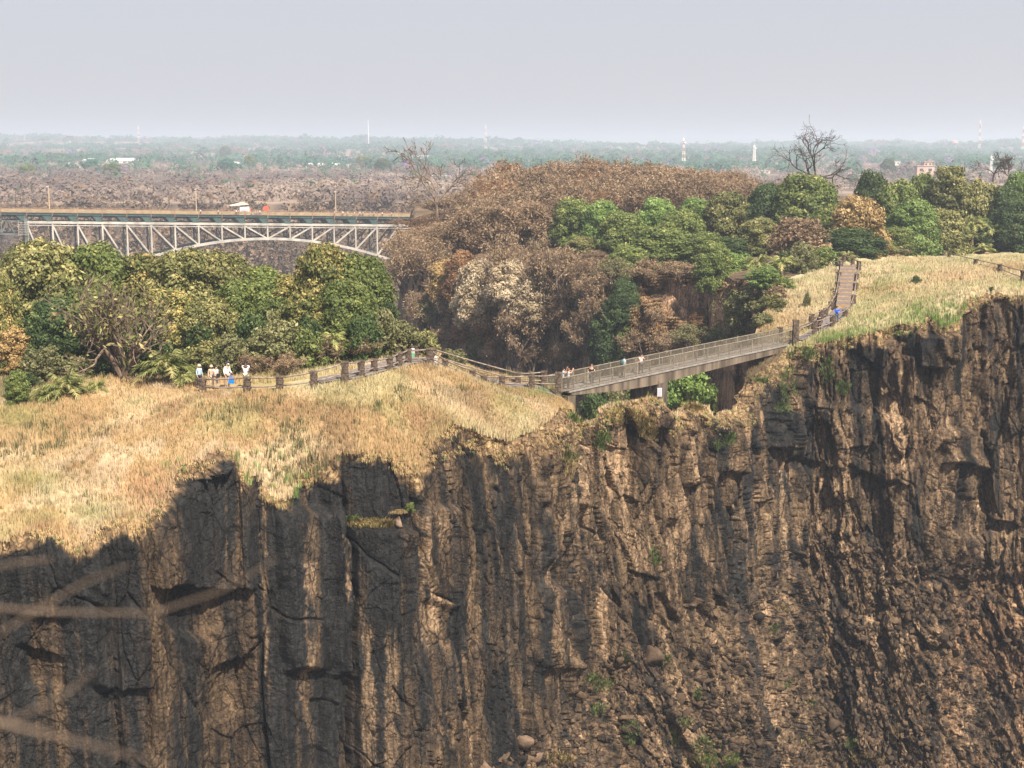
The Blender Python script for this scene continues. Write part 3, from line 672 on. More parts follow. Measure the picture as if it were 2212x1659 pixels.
def twig_variant(key, R, H, nb, depth, leafn, leaf, seed, thin=.022, trunk=.14, spread=.5):
    """dry tree: many forking stems, a haze of twigs, few dead leaves"""
    mb, mt, tw = MB(), MB(), []
    for b in range(nb):
        th = rng.random()*6.28; d = np.array([math.cos(th)*.55, math.sin(th)*.55, .9]); d /= np.linalg.norm(d)
        bent(np.array([rng.normal()*.1, rng.normal()*.1, -.3]), d, H*.36, trunk, depth, mb, mt, spread, .10, .3, thin, (2, 4), tw)
    mb.v += [] ; b0 = len(mb.v); mb.v += mt.v; mb.f += [tuple(i+b0 for i in f) for f in mt.f]
    V = np.array(mb.v); s = np.array([R/np.percentile(np.abs(V[:, 0]), 97), R/np.percentile(np.abs(V[:, 1]), 97), H/np.percentile(V[:, 2], 99.5)])
    mb.v = [tuple(q) for q in V*s]; tw = np.array(tw)*s; tw = tw[tw[:, 2] > H*.2]
    n = leafn; C = tw[rng.integers(0, len(tw), n)]+rng.normal(size=(n, 3))*R*.09
    nn = rdirs(n); cm = leaf_mesh('crown_'+key, C, nn, leaf*(.5+rng.random(n)), rng.random(n), rng.random(n), 3.0)
    TREES[key] = (cm, mb.mesh('trunk_'+key), R, H)
for i in range(4): twig_variant('dry%d' % i, 3.2, 6, 6, 3, 3400, .125, i, .03)
for i in range(2): twig_variant('bare%d' % i, 3.4, 7.5, 4, 4, 700, .14, i, .02, .16)
twig_variant('tangle', 4.2, 8.5, 9, 4, 900, .20, 5, .035, .22, .5)
SWAP = {}
def plant(key, name, cat, px, ytop, wpx, D, leafm, label, group=None, barkm='bark', rz=None, z=None, sink=0., lay=None, H=None):
    """tree standing at forward distance D in direction px, as high and wide as it measures there"""
    cm, tm, R, H0 = TREES[key]; q = P(px, 600, D); x, y = px and q[0], D
    gz = ground(x, y) if z is None else z
    if H is None: H = max(1.0, P(px, ytop, D)[2]-gz)
    w = wpx*D/FPX/2
    root = empty(name, (x, y, gz-sink), rng.random()*6.28 if rz is None else rz); root.scale = (w/R*.96, w/R*.96, (H+sink)/H0*.97)
    tag(root, label, cat, group)
    link('crown', cm, None, root, mat_obj=M[leafm]); link('trunk', tm, None, root, mat_obj=M[barkm])
    return root
# palms
def palm_mesh(nf=26, L=2.6, lift=.9, trunkh=0., droop=1.1):
    C, Nn, S, T, K = [], [], [], [], []; V, F_ = [], []; t_, k_ = [], []
    for i in range(nf):
        th = i*2.4+rng.normal()*.2; el = .25+1.1*rng.random()*lift; d = np.array([math.cos(th), math.sin(th), 0]); side = np.array([-d[1], d[0], 0]); l = L*(.7+.45*rng.random()); kk = rng.random()
        prev = None
        for j in range(15):
            s = j/14; p = d*l*math.cos(el)*s*(1-.12*s)+np.array([0, 0, trunkh+l*(math.sin(el)*s-droop*.55*s*s)])
            w = .34*l*.5*math.sin(math.pi*min(1, .15+.85*s))+.05
            if prev is not None:
                for sg in (-1, 1):
                    b = len(V); tip = p+side*sg*w+d*.22*l*.5+np.array([0, 0, -.10*l*rng.random()-.05])
                    V += [prev, p, tip]; F_.append((b, b+1, b+2)); t_.append(rng.random()*.8+.2*s); k_.append(kk)
                b = len(V); V += [prev-side*.03, prev+side*.03, p]; F_.append((b, b+1, b+2)); t_.append(1); k_.append(.8)
            prev = p
    return mesh_np('fronds', np.array(V), np.array(F_), fattr=dict(t=np.array(t_), k=np.array(k_)))
PALM = [palm_mesh(34, 2.6, 1.), palm_mesh(28, 2.3, .8), palm_mesh(24, 2.2, .9)]
def palm(px, py, D, s, th, label, k=0, z=None, place=None):
    q = P(px, py, D) if place is None else place; gz = ground(q[0], q[1]) if z is None else z
    r = empty('palm', (q[0], q[1], gz), rng.random()*6.28); r.scale = (s, s, s); tag(r, label, 'palm', 'wild date palms')
    fr = link('fronds', PALM[k], None, r, mat_obj=M['palm']); fr.location = (0, 0, th/s)
    mb = MB(); mb.tube([(0, 0, -.3), (.05, 0, th/s*.5), (0, .04, th/s+.15)], [.16, .12, .13], 7); mb.build('trunk', M['bark'], r); return r
def bare_tree(label, px, py, D, H, W, r0, seed, depth=6, lean=(0, 0), forks=None, bark='bark', thin=.03, name='bare_tree'):
    global rng
    old = rng; rng = np.random.default_rng(seed); mb, mt = MB(), MB()
    base = P(px, py, D)
    root = empty(name, base); tag(root, label, 'tree'); 
    tr = [np.array([0, 0, -1.5]), np.array([lean[0]*.3, 0, H*.10]), np.array([lean[0], lean[1], H*.20])]
    mb.tube(tr, [r0*1.25, r0, r0*.85], 8)
    for dx, dy, dz, L in forks:
        d = np.array([dx, dy, dz]); d = d/np.linalg.norm(d)
        bent(tr[-1], d, L*H*.42, r0*.70, depth, mb, mt, .55, .05, .34, thin, (2, 4) if depth < 5 else (2, 3), None, .66)
    b0 = len(mb.v); mb.v += mt.v; mb.f += [tuple(i+b0 for i in f) for f in mt.f]
    Vb = np.array(mb.v)*np.array([-1 if seed == 11 else 1, 1, 1]); Vb[:, 0] -= (np.percentile(Vb[:, 0], 98.5)+np.percentile(Vb[:, 0], 1.5))/2*np.clip(Vb[:, 2]/np.percentile(Vb[:, 2], 90), 0, 1); kx = W/(np.percentile(Vb[:, 0], 98.5)-np.percentile(Vb[:, 0], 1.5)); kz = H/np.percentile(Vb[:, 2], 99.9); mb.v = [tuple(q) for q in Vb*np.array([kx, kx, kz])]; mb.build('branches', M[bark], root); rng = old; return root

# ------------------------------------------------------------------ grass
def tufts(base, h, w, nb, colr, lean=.35, hang=None):
    """blades: base (n,3), height, blade width, blades per tuft, colour (n,3)"""
    n = len(base); B = np.repeat(base, nb, 0); m = n*nb; hh = np.repeat(h, nb)*(.55+.6*rng.random(m)); th = rng.random(m)*6.283
    off = np.stack([np.cos(th), np.sin(th), 0*th], -1); B = B+off*(.45*np.repeat(h, nb)*rng.random(m))[:, None]
    th2 = rng.random(m)*6.283; sd = np.stack([np.cos(th2), np.sin(th2), 0*th2], -1)*(w*(.6+.8*rng.random(m)))[:, None]
    ld = off*(lean*hh*rng.random(m))[:, None]
    if hang is not None: ld = ld+np.repeat(hang, nb, 0)*hh[:, None]
    tip = B+ld+np.array([0, 0, 1])*hh[:, None]; mid = B+ld*.35+np.array([0, 0, 1])*(hh*.55)[:, None]
    B[:, 2] -= .05
    V = np.stack([B-sd*.5, B+sd*.5, mid+sd*.4, tip, mid-sd*.4], 1)
    F1 = np.arange(m*5).reshape(m, 5); cc = np.repeat(colr, nb, 0)*(.88+.24*rng.random((m, 1)))
    return V.reshape(-1, 3), F1, np.repeat(cc, 5, 0)
def scatter_top(n, amin, amax, dmin=0., pw=1., dmax=1.):
    a = amin+(amax-amin)*rng.random(n); d0, d1 = rimD(a), backD(a); D = d0+dmin+(np.minimum(d1, 400)-d0-dmin)*dmax*rng.random(n)**pw
    x, y = a*D, D; return x, y
GRV, GRF, GRC = [], [], []
def add_tufts(*a, **k):
    V, Fc, c = tufts(*a, **k); b = sum(len(v) for v in GRV); GRV.append(V); GRF.append(Fc+b); GRC.append(c)
def height_on_top(x, y):
    """height of the built ground mesh by interpolation"""
    a = x/y; i = np.clip(np.searchsorted(A, a)-1, 0, NA-2); fa = np.clip((a-A[i])/(A[i+1]-A[i]), 0, 1)
    D_ = y; t = np.clip((D_-rimD(a))/(backD(a)-rimD(a)), 0, 1)**(1/1.35)*(NT-1); j = np.clip(t.astype(int), 0, NT-2); ft = t-j
    return (TZ[j, i]*(1-fa)+TZ[j, i+1]*fa)*(1-ft)+(TZ[j+1, i]*(1-fa)+TZ[j+1, i+1]*fa)*ft
aSp = P(1240, 860, 111)[0]/111
def grass_field(n, a0, a1, h0, w, nb, dmax=1., pw=1., cull=True):
    x, y = scatter_top(n, a0, a1, .1, pw, dmax); z = height_on_top(x, y); px, py = proj(x, y, z)
    pd = np.minimum(distpl(x, y, path_left[1:]), distpl(x, y, path_right)); keep = (pd > 1.15+.3*rng.random(n))
    keep &= ~((px > 1588) & (px < 1702) & (py > 752) & (rng.random(n) < .93))
    if cull: keep &= ~((px < 880) & (y > 101.5+3*rng.random(n)) & (distpl(x, y, path_left) > 2.2))
    x, y, z, px, py = [q[keep] for q in (x, y, z, px, py)]; c = patches(px, py, x, y)
    h = h0*(.5+.9*fbm(x*.5, y*.5, 201, 3))*(.7+.6*rng.random(len(x)))
    g = rng.random(len(x)); c = np.where((g < .05)[:, None], np.array([.13, .15, .05]), c)
    add_tufts(np.stack([x, y, z], -1), h, w, nb, c)
grass_field(72000, A[0], aSp, .36, .03, 6)
grass_field(48000, P(1590, 700, 140)[0]/140, A[-1], .42, .05, 5, .85, .9)
grass_field(2200, aSp, P(1590, 700, 140)[0]/140, .35, .045, 6)
# tussocks that stand out dark
def dark_tussocks(spots, n, hh, colr, sx, sy):
    for (cx, cy, k) in spots:
        c0 = top_at(cx, cy); m = int(n*k); x = c0[0]+rng.normal(size=m)*sx; y = c0[1]+rng.normal(size=m)*sy
        z = height_on_top(x, y); add_tufts(np.stack([x, y, z], -1), hh*(.6+.7*rng.random(m)), .035, 9, np.array(colr)*(.7+.6*rng.random((m, 1))))
dark_tussocks([(560,880,1),(640,950,1),(655,1000,1.2),(610,930,.8),(590,975,.7),(700,905,.6),(750,885,.6),(480,905,.8),(520,870,.7),(450,880,.6),(830,885,.5),(870,845,.6),(960,860,.8),(1000,850,.7),(1050,830,.7),(1090,850,.6),(1140,815,.6),(690,1010,.8),(620,1040,.9),(90,930,1.2),(130,970,1),(70,985,.9),(180,940,.7),(30,960,1),(240,930,.6),(505,735,.1)], 20, .6, [.12, .115, .05], .7, .9)
dark_tussocks([(1720,640,.3),(1860,600,.5),(1905,620,.6),(1790,735,.5),(1870,700,.8),(1850,715,.8),(1960,690,.8),(1810,745,.8),(2040,690,1.5),(2025,700,1.5),(2060,680,1.2),(1990,665,.7),(1210,850,.8),(1190,840,.7),(1160,850,.6),(625,1040,.7),(530,1010,.5),(370,1020,.2)], 26, .55, [.16, .24, .06], .9, 1.1)
# grass hanging over the edge and on ledges of the cliff
def lip_grass():
    m = 15000; i = rng.integers(0, NA, m); j = (rng.random(m)**1.5*70).astype(int); p = wallV[j, i]; px, py = proj(p[:, 0], p[:, 1], p[:, 2]); dep = Z0[i]-p[:, 2]
    lim = np.interp(px, [0, 380, 400, 900, 960, 1240, 1260, 1600, 1700, 2212], [.22, .22, .3, .5, 1.5, 1.6, 1.3, .9, .9, .5])
    k = (dep < lim*(.3+1.1*fbm(p[:, 0]*.7, p[:, 2]*.7+p[:, 0]*.3, 211, 3))*1.5) & (fbm(p[:, 0]*.9, p[:, 2]*1.2, 212, 3) > .42)
    p = p[k]; px = px[k]; n_ = nrm[i[k]]; hang = np.concatenate([n_*.45, np.full((len(p), 1), -1.75)], 1)
    c = mix([.44, .30, .14], [.56, .42, .22], rng.random(len(p))); c = np.where((rng.random(len(p)) < np.where(px > 1240, .3, .06))[:, None], np.array([.2, .26, .08]), c)
    p = p+np.concatenate([n_*.12, np.full((len(p), 1), .12)], 1)
    add_tufts(p, .16+.24*rng.random(len(p)), .022, 7, c*1.05, hang=hang)
lip_grass()
def wall_tufts(spots):
    for (cx, cy, rx, ry, n, colr) in spots:
        m = (np.abs(WPX-cx) < rx) & (np.abs(WPY-cy) < ry) & (((WPX-cx)/rx)**2+((WPY-cy)/ry)**2 < 1)
        idx = np.flatnonzero(m)
        if not len(idx): continue
        idx = idx[rng.integers(0, len(idx), n)]; p = wallV[:NV].reshape(-1, 3)[idx]
        add_tufts(p, .35+.35*rng.random(n), .04, 7, np.array(colr)*(.7+.6*rng.random((n, 1))), lean=.8, hang=np.tile([[-.05, -.45, -.35]], (n, 1)))
gr, st = [.17, .23, .07], [.40, .31, .13]
wall_tufts([(800,1133,50,7,260,st),(762,1125,12,5,60,gr),(1230,1000,14,35,170,st),(1228,985,14,20,90,gr),(1300,950,14,24,150,gr),(1400,925,20,26,170,st),(1345,900,40,16,160,st),(1500,875,22,14,140,st),(1250,895,20,20,120,gr),
 (1705,830,20,40,170,gr),(1690,880,16,18,90,gr),(1575,950,14,12,60,gr),(1550,965,12,10,40,gr),(1790,800,14,30,70,gr),(1820,840,16,14,60,gr),(1640,820,20,8,50,gr),(1730,765,30,14,140,gr),
 (1420,1210,10,12,40,gr),(1410,1195,8,14,30,gr),(1300,1480,20,18,60,gr),(1280,1465,14,10,40,gr),(1290,1535,14,14,60,gr),(1365,1585,16,26,80,gr),(1460,1590,10,20,40,gr),(1520,1620,40,30,180,gr),(1540,1645,60,14,140,[.24,.3,.07]),
 (1210,1640,34,10,90,st),(1440,1430,8,12,30,gr),(1675,1358,14,8,40,gr),(1690,1315,16,8,50,st),(1750,1520,10,10,20,gr),(1880,1640,40,10,80,st),(1840,1610,14,14,40,gr),(1740,1600,10,10,30,st),(1480,1560,12,10,30,gr),(1510,1500,8,14,25,gr),(1585,1640,12,14,40,gr),(1350,1420,8,10,24,gr),(1700,1480,10,10,20,gr),(1930,1580,10,8,16,st)])
w2 = np.stack([W2[0][None]+W2[3]*.15, W2[1][None]-W2[3], W2[4]], -1); w2x, w2y = proj(w2[..., 0], w2[..., 1], w2[..., 2])
i2 = np.flatnonzero(((w2x > 1340) & (w2x < 1660) & (w2y < 770)).ravel() & (fbm(w2[..., 0]*.25, w2[..., 2]*.25, 231, 3) > .47).ravel()); i2 = i2[rng.integers(0, len(i2), 6500)]; p2 = w2.reshape(-1, 3)[i2]
add_tufts(p2+np.array([0, -.1, .1]), .5+.5*rng.random(len(p2)), .07, 6, mix([.42, .25, .13], [.52, .38, .22], rng.random(len(p2))), lean=.8, hang=np.tile([[0, -.5, -1.2]], (len(p2), 1)))
tag(link('dry_grass', mesh_np('dry_grass', np.concatenate(GRV), np.concatenate(GRF), np.concatenate(GRC)), M['grass']), kind='stuff')

# ------------------------------------------------------------------ loose rock on the scree
def rock_proto(s):
    bm = bmesh.new(); bmesh.ops.create_icosphere(bm, subdivisions=2, radius=1); r = np.random.default_rng(s); V = np.array([v.co[:] for v in bm.verts])
    for _ in range(9):
        d = r.normal(size=3); d /= np.linalg.norm(d); h = .18+.34*r.random(); q = V@d; V = V-np.outer(np.maximum(q-h, 0), d)
    Fc = np.array([[v.index for v in f.verts] for f in bm.faces]); bm.free(); return V, Fc
RP = [rock_proto(900+i) for i in range(8)]
def rubble(name, pos, size, colr):
    Vs, Fs, Cs = [], [], []; b = 0
    for i, (p, s) in enumerate(zip(pos, size)):
        V, Fc = RP[i % 8]; q = Matrix.Rotation(rng.random()*6.28, 3, 'Z') @ Matrix.Rotation(rng.random()*6.28, 3, 'X')
        sc = s*(.6+.8*rng.random(3)); Vs.append((V*sc)@np.array(q).T+p); Fs.append(Fc+b); b += len(V); Cs.append(np.tile(colr[i], (len(V), 1)))
    tag(link(name, mesh_np(name, np.concatenate(Vs), np.concatenate(Fs), np.concatenate(Cs)), M['rubble']), kind='stuff')
idx = np.flatnonzero((WPY-np.broadcast_to(yb, WPX.shape) > -25).ravel() & (WPY < 1750).ravel() & (WPX > 850).ravel() & (fbm(wallV[:NV, :, 0]*.4, wallV[:NV, :, 2]*.4, 221, 3) > .40).ravel())
idx = idx[rng.integers(0, len(idx), 5000)]; pr = wallV[:NV].reshape(-1, 3)[idx]
sz = .12+.40*rng.random(len(pr))**3.0; sz = np.where(rng.random(len(pr)) < .006, .8, sz)
cr_ = mix([.02, .016, .013], [.11, .072, .043], rng.random(len(pr))**1.4)
rubble('rubble', pr+np.array([0, -.05, 0]), sz, cr_)
# ================================================================== BUILT THINGS
def post_mesh(h, w, seed, cap=True):
    r = random.Random(seed); mb = MB(); n = max(6, int(h/.13)); ch = h/n
    for i in range(n):
        z = i*ch+ch*.5; ww = w*(1+.12*(i == n-1 and cap)); k = 3 if i % 2 else 2
        for s in range(k):
            for q in range(2):
                cx = -ww/2+ww*(s+.5)/k; cy = (-.25 if q else .25)*ww
                mb.box((cx+r.uniform(-.02, .02), cy*(1+r.uniform(-.05, .15)), z+r.uniform(-.012, .012)-(0 if i else .15)), (ww/k*r.uniform(.86, 1.04), ww*.5*r.uniform(.9, 1.1), ch*r.uniform(.72, .95)+(0 if i else .3)), r.uniform(-.12, .12))
    mb.box((0, 0, h*.5), (w*.8, w*.8, h*.96)); return mb.mesh('post')
def fence(name, label, L, w=.46, gates=(), ratio=(.93, .40), skip_rail=()):
    b0 = Vector(P(L[0][0], L[0][1], L[0][3])); root = empty(name, b0); tag(root, label, 'fence')
    tops = []
    for i, (x, y, yh, D) in enumerate(L):
        p = Vector(P(x, y, D)); h = (y-yh)*D/FPX*1.02; me = post_mesh(h, w*(1.15 if h > 1.7 else 1), i*7+int(x))
        o = link('post', me, M['stone'], root); o.location = p-b0; tops.append((p-b0, h))
    for i in range(len(tops)-1):
        if i in skip_rail: continue
        (p, h), (q, g) = tops[i], tops[i+1]
        hh, gg = min(h, 1.35), min(g, 1.35)
        for k in ratio:
            a = p+Vector((0, 0, hh*k)); b = q+Vector((0, 0, gg*k)); mb = MB()
            mb.tube([a, a.lerp(b, .35)+Vector((0, 0, -.05)), a.lerp(b, .7)+Vector((0, 0, -.04)), b], [.062, .055, .058, .05], 7); mb.build('rail', M['wood'], root, True)
    return root
fence('stone_post_fence', 'fence of stacked dark stone posts and wooden rails along the grassy left path', F_LEFT)
fence('stone_post_fence', 'sagging rail fence descending from the hilltop posts to the left end of the footbridge', F_MID)
fence('stone_post_fence', 'far-side stone post fence behind the path leading onto the footbridge', F_MIDBACK, skip_rail=(0,))
fence('stone_post_fence', 'stone post fence climbing along the left side of the stairway', F_STL)
fence('stone_post_fence', 'stone post fence from the bridge end up the right side of the stairway', F_STR)
fence('stone_post_fence', 'short stone post fence at the head of the stairs under the dark trees', F_TOP)
fence('stone_post_fence', 'low stone post fence crossing the pale grass at the far right', F_FAR)
# information sign on the hilltop post
q = P(892, 776, 108.2); sg = empty('sign_board', q); sg.scale = (.62, 1, 1); tag(sg, 'small white and green notice board leaning at the hilltop fence posts', 'sign')
mb = MB(); mb.box((0, 0, -.1), (.06, .06, 2.2)); mb.build('post', M['wood'], sg)
mb = MB(); mb.box((0, -.06, .55), (.46, .05, .62), .0); mb.build('panel', M['white'], sg)
cloth('c_sign', (.12, .38, .20)); mb = MB(); mb.box((0, -.065, .30), (.46, .05, .36)); mb.build('panel', M['c_sign'], sg)['label'] = 'lower green panel'
mb = MB(); [mb.box((0, -.088, .72-.07*i), (.32, .012, .02)) for i in range(4)]; mb.build('lettering', M['c_black'], sg)

# stairway
st0, st1 = stair_mid[-1], stair_top; stv = st1-st0; sd = np.array([stv[0], stv[1], 0]); SL = np.linalg.norm(sd); sd /= SL; sn = np.array([sd[1], -sd[0], 0])
root = empty('stairway', st0); tag(root, 'long straight stairway of dark stone treads climbing through the grass', 'stairs'); NS = 11
for i in range(NS):
    s0, s1 = SL*i/NS, SL*(i+1)/NS; w = .70+.22*i/NS
    zc = stv[2]*(i+.55)/NS+.26; mb = MB(); c0 = sd*s0; c1 = sd*s1
    def slab(mb, f0, f1, za, zb_, ww):
        a, b = sd*(SL*f0), sd*(SL*f1); pts = []
        for z in (za, zb_):
            for p, sgn in ((a, -1), (a, 1), (b, 1), (b, -1)): pts.append(tuple(p+sn*sgn*ww+[0, 0, z]))
        mb.hexa(pts)
    r_ = MB(); slab(r_, (i+.02)/NS, (i+1.02)/NS, zc-.9, zc-.035, w-.02)
    st_ = r_.build('step', M['riser'], root); mb = MB(); slab(mb, (i+.03)/NS, (i+.93)/NS, zc-.035, zc+.0, w+.02)
    o = mb.build('tread', M['tread'], st_)
# ---- footbridge
BA, BB = P(1229, 845, 113.2), P(1714, 741, 133.0); bd = BB-BA; BL = np.linalg.norm(bd[:2]); bh = np.array([bd[0]/BL, bd[1]/BL, 0]); bn_ = np.array([-bh[1], bh[0], 0]); WB = 1.75
def LB(s, w, h): return BA+bh*(s*BL)+bn_*w+np.array([0, 0, bd[2]*s+h+.35*math.sin(math.pi*s)*0])
def s_at(px):
    S = np.linspace(-.05, 1.05, 2001); q = BA[None]+bd[None]*S[:, None]; x, _ = proj(q[:, 0], q[:, 1], q[:, 2]); return float(S[np.argmin(np.abs(x-px))])
x6 = lambda x: (1900+x/1.58)*.54
root = empty('footbridge', BA); tag(root, 'long narrow concrete footbridge with barred railings spanning the gap between headlands', 'bridge')
def rel(p): return Vector(p)-Vector(BA)
def deck_piece(S, top, bot, w0, w1):
    mb = MB(); b = 0
    for i, s in enumerate(S):
        t, u_ = top(s), bot(s)
        mb.v += [tuple(rel(LB(s, w0, t))), tuple(rel(LB(s, w1, t))), tuple(rel(LB(s, w1, u_))), tuple(rel(LB(s, w0, u_)))]
        if i: b = (i-1)*4; [mb.f.append((b+k, b+4+k, b+4+(k+1) % 4, b+(k+1) % 4)) for k in range(4)]
    mb.f.append((0, 1, 2, 3)); e = len(mb.v)-4; mb.f.append((e+3, e+2, e+1, e)); return mb
sp = s_at(x6(1165)); S = np.linspace(.0, 1.0, 60)
def depth(s): return -.12-(.26+.68*math.sin(.5*math.pi*max(0, min(1, s/sp)))**1.2 if s < sp else .94-.42*((s-sp)/(1-sp))**.8)
deck_piece(S, lambda s: 0., lambda s: -.13, -.08, WB+.08).build('deck', M['deck'], root)
deck_piece(np.linspace(.01, .965, 60), lambda s: -.13, depth, 0, .3).build('girder', M['concrete'], root)
deck_piece(np.linspace(.01, .965, 60), lambda s: -.13, depth, WB-.3, WB).build('girder', M['concrete'], root)
mb = MB(); [mb.beam(rel(LB(s, .3, -.3)), rel(LB(s, WB-.3, -.3)), .25, .3) for s in np.linspace(.05, .95, 12)]; mb.build('cross_beam', M['concrete'], root)
PXN = [x6(v) for v in (548, 625, 712, 790, 870, 948, 1025, 1105, 1185, 1257, 1330, 1400, 1470, 1540, 1608, 1680, 1750, 1817, 1885, 1950, 2008)]; SN = [s_at(v) for v in PXN]
for w in (0.02, WB-.02):
    rt = empty('railing', (0, 0, 0)); rt.parent = root
    mb = MB(); mb.tube([rel(LB(s, w, 1.18)) for s in SN], .045, 6); mb.build('handrail', M['rail'], rt)
    mb = MB(); mb.beam(rel(LB(SN[0], w, .12)), rel(LB(SN[-1], w, .12)), .05, .07); mb.build('lower_rail', M['rail'], rt)
    for s in SN: mb = MB(); mb.beam(rel(LB(s, w, .0)), rel(LB(s, w, 1.18)), .075, .075, tuple(bh)); mb.build('upright', M['rail'], rt)
    mb = MB(); nbar = int(BL*(SN[-1]-SN[0])/.125)
    for s in np.linspace(SN[0], SN[-1], nbar): mb.beam(rel(LB(s, w, .12)), rel(LB(s, w, 1.15)), .034, .034, tuple(bh))
    mb.build('bars', M['rail'], rt)
# pier: two columns and a cap
pm = MB(); zt = depth(sp)
def colm(s0, s1, w0, w1, zt, zb_, name, mat=None):
    mb = MB(); c = []
    for h in (zb_, zt):
        for s, w in ((s0, w0), (s1, w0), (s1, w1), (s0, w1)):
            p = LB(s, w, 0); p[2] = LB(sp, 0, 0)[2]+h if name == 'pier' else p[2]+h
            c.append(rel(p))
    mb.hexa(c); return mb.build(name, mat or M['pier'], root)
e6 = lambda a, b: (s_at(x6(a)), s_at(x6(b)))
a_, b_ = e6(1158, 1220); colm(a_, b_, .02, .75, -.98, -9, 'pier')
a_, b_ = e6(1075, 1150); colm(a_, b_, 1.1, 1.7, -.98, -9, 'pier')
a_, b_ = e6(592, 640); colm(a_, b_, .05, 1.7, -.42, -6, 'abutment', M['concrete'])
a_, b_ = e6(1968, 2040); colm(a_, b_, -.1, 1.9, -.16, -6, 'abutment', M['concrete'])
# white meter box hanging by the pier
q = LB(s_at(x6(1162)), -.12, -1.75); o = empty('meter_box', q); tag(o, 'small white box hung beneath the footbridge at its pier', 'box')
mb = MB(); mb.box((0, 0, 0), (.38, .16, .72)); mb.build('case', M['white'], o); mb = MB(); mb.tube([(0, 0, .3), (-.02, .03, .95)], .025, 5); mb.build('bracket', M['rust'], o); mb = MB(); mb.box((0, -.085, 0), (.3, .02, .62)); mb.build('door', M['c_grey'], o)

# ---- the great arch bridge
V0, V15 = P(58, 477.4, 428.), P(814, 484.6, 470.); vd = (V15-V0)/15; vlen = np.linalg.norm(vd[:2]); vh = np.array([vd[0], vd[1], 0])/vlen; vn_ = np.array([-vh[1], vh[0], 0]); 
def LV(i, w, h): return V0+vd*i+vn_*w+np.array([0, 0, h])
relv = lambda i, w, h: Vector(LV(i, w, h))-Vector(V0)
root = empty('steel_arch_bridge', V0); tag(root, 'pale steel arch truss bridge with dark green deck crossing the gorge behind the trees', 'bridge')
TW = 8.6; archh = lambda i: -4.9-.22*(i-10.1)**2
IS = np.arange(0, 21)
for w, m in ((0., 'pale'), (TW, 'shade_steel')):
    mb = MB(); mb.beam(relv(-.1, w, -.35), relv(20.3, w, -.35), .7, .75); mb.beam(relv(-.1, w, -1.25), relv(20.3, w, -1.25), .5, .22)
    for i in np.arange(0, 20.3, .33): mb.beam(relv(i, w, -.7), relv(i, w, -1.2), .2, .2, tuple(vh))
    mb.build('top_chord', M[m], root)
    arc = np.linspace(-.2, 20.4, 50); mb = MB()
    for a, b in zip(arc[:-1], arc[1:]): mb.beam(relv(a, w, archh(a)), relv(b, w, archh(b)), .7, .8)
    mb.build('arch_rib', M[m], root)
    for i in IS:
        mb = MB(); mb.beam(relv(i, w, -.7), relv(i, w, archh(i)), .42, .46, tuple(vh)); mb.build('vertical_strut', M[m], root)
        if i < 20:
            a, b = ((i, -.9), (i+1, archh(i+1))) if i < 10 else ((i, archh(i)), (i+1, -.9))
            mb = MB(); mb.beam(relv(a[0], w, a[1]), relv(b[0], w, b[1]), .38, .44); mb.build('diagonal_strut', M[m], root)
for i in IS:                                                     # sway bracing between the trusses
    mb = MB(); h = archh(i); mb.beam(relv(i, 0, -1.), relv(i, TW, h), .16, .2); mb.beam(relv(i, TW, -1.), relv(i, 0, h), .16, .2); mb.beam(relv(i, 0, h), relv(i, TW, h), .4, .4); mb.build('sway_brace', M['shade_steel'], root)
mb = MB()
for w in (-.55, TW+.55):
    mb.beam(relv(-6.5, w, 2.15), relv(24, w, 2.15), .25, .62); mb.beam(relv(-6.5, w, 2.45), relv(24, w, 2.45), .6, .12)
mb.beam(relv(-6.5, TW/2, 2.3), relv(24, TW/2, 2.3), TW+1., .3); mb.beam(relv(-6.5, TW*.3, 1.6), relv(24, TW*.3, 1.6), .4, .9); mb.beam(relv(-6.5, TW*.7, 1.6), relv(24, TW*.7, 1.6), .4, .9)
mb.build('deck', M['teal'], root)
for i in range(-6, 24):
    mb = MB(); p = [relv(i-.42, -.4, 1.8), relv(i+.02, -.4, 1.8), relv(i+.02, -.4, .02), relv(i-.22, -.4, .02)]; k = Vector(vn_)*(TW+.8)
    mb.hexa([p[3], p[2], p[2]+k, p[3]+k, p[0], p[1], p[1]+k, p[0]+k]); mb.build('cross_girder', M['teal'], root)
rl = empty('parapet', (0, 0, 0)); rl.parent = root
for w, nm in ((-.9, 'near'), (TW+.9, 'far')):
    mb = MB()
    for h in (2.6, 3.75): mb.beam(relv(-6.5, w, h), relv(24, w, h), .12, .12)
    mb.build('handrail', M['rust'], rl)
    for i in range(-6, 24):
        mb = MB(); mb.beam(relv(i, w, 1.6), relv(i, w, 3.85), .2, .2, tuple(vh)); mb.beam(relv(i, w, 1.75), relv(i-.06, w+.5, .9), .16, .16); mb.build('upright', M['rust'], rl)
    mb = MB()
    for i in range(-12, 48):
        a = i/2; mb.beam(relv(a, w, 2.6), relv(a+.5, w, 3.75), .07, .07); mb.beam(relv(a, w, 3.75), relv(a+.5, w, 2.6), .07, .07)
    mb.build('lattice', M['rust'], rl)
mb = MB(); mb.beam(relv(-2.6, 1.1, 3.1), relv(24, 1.1, 3.1), .12, .95); [mb.beam(relv(i, 1.0, 2.5), relv(i, 1.0, 3.62), .14, .14, tuple(vh)) for i in np.arange(-2.6, 24, .25)]; mb.build('ochre_barrier', M['yellow'], root)
mb = MB(); mb.beam(relv(-6.5, 1.1, 3.1), relv(-2.7, 1.1, 3.1), .12, .95); mb.build('barrier', M['c_grey'], root)
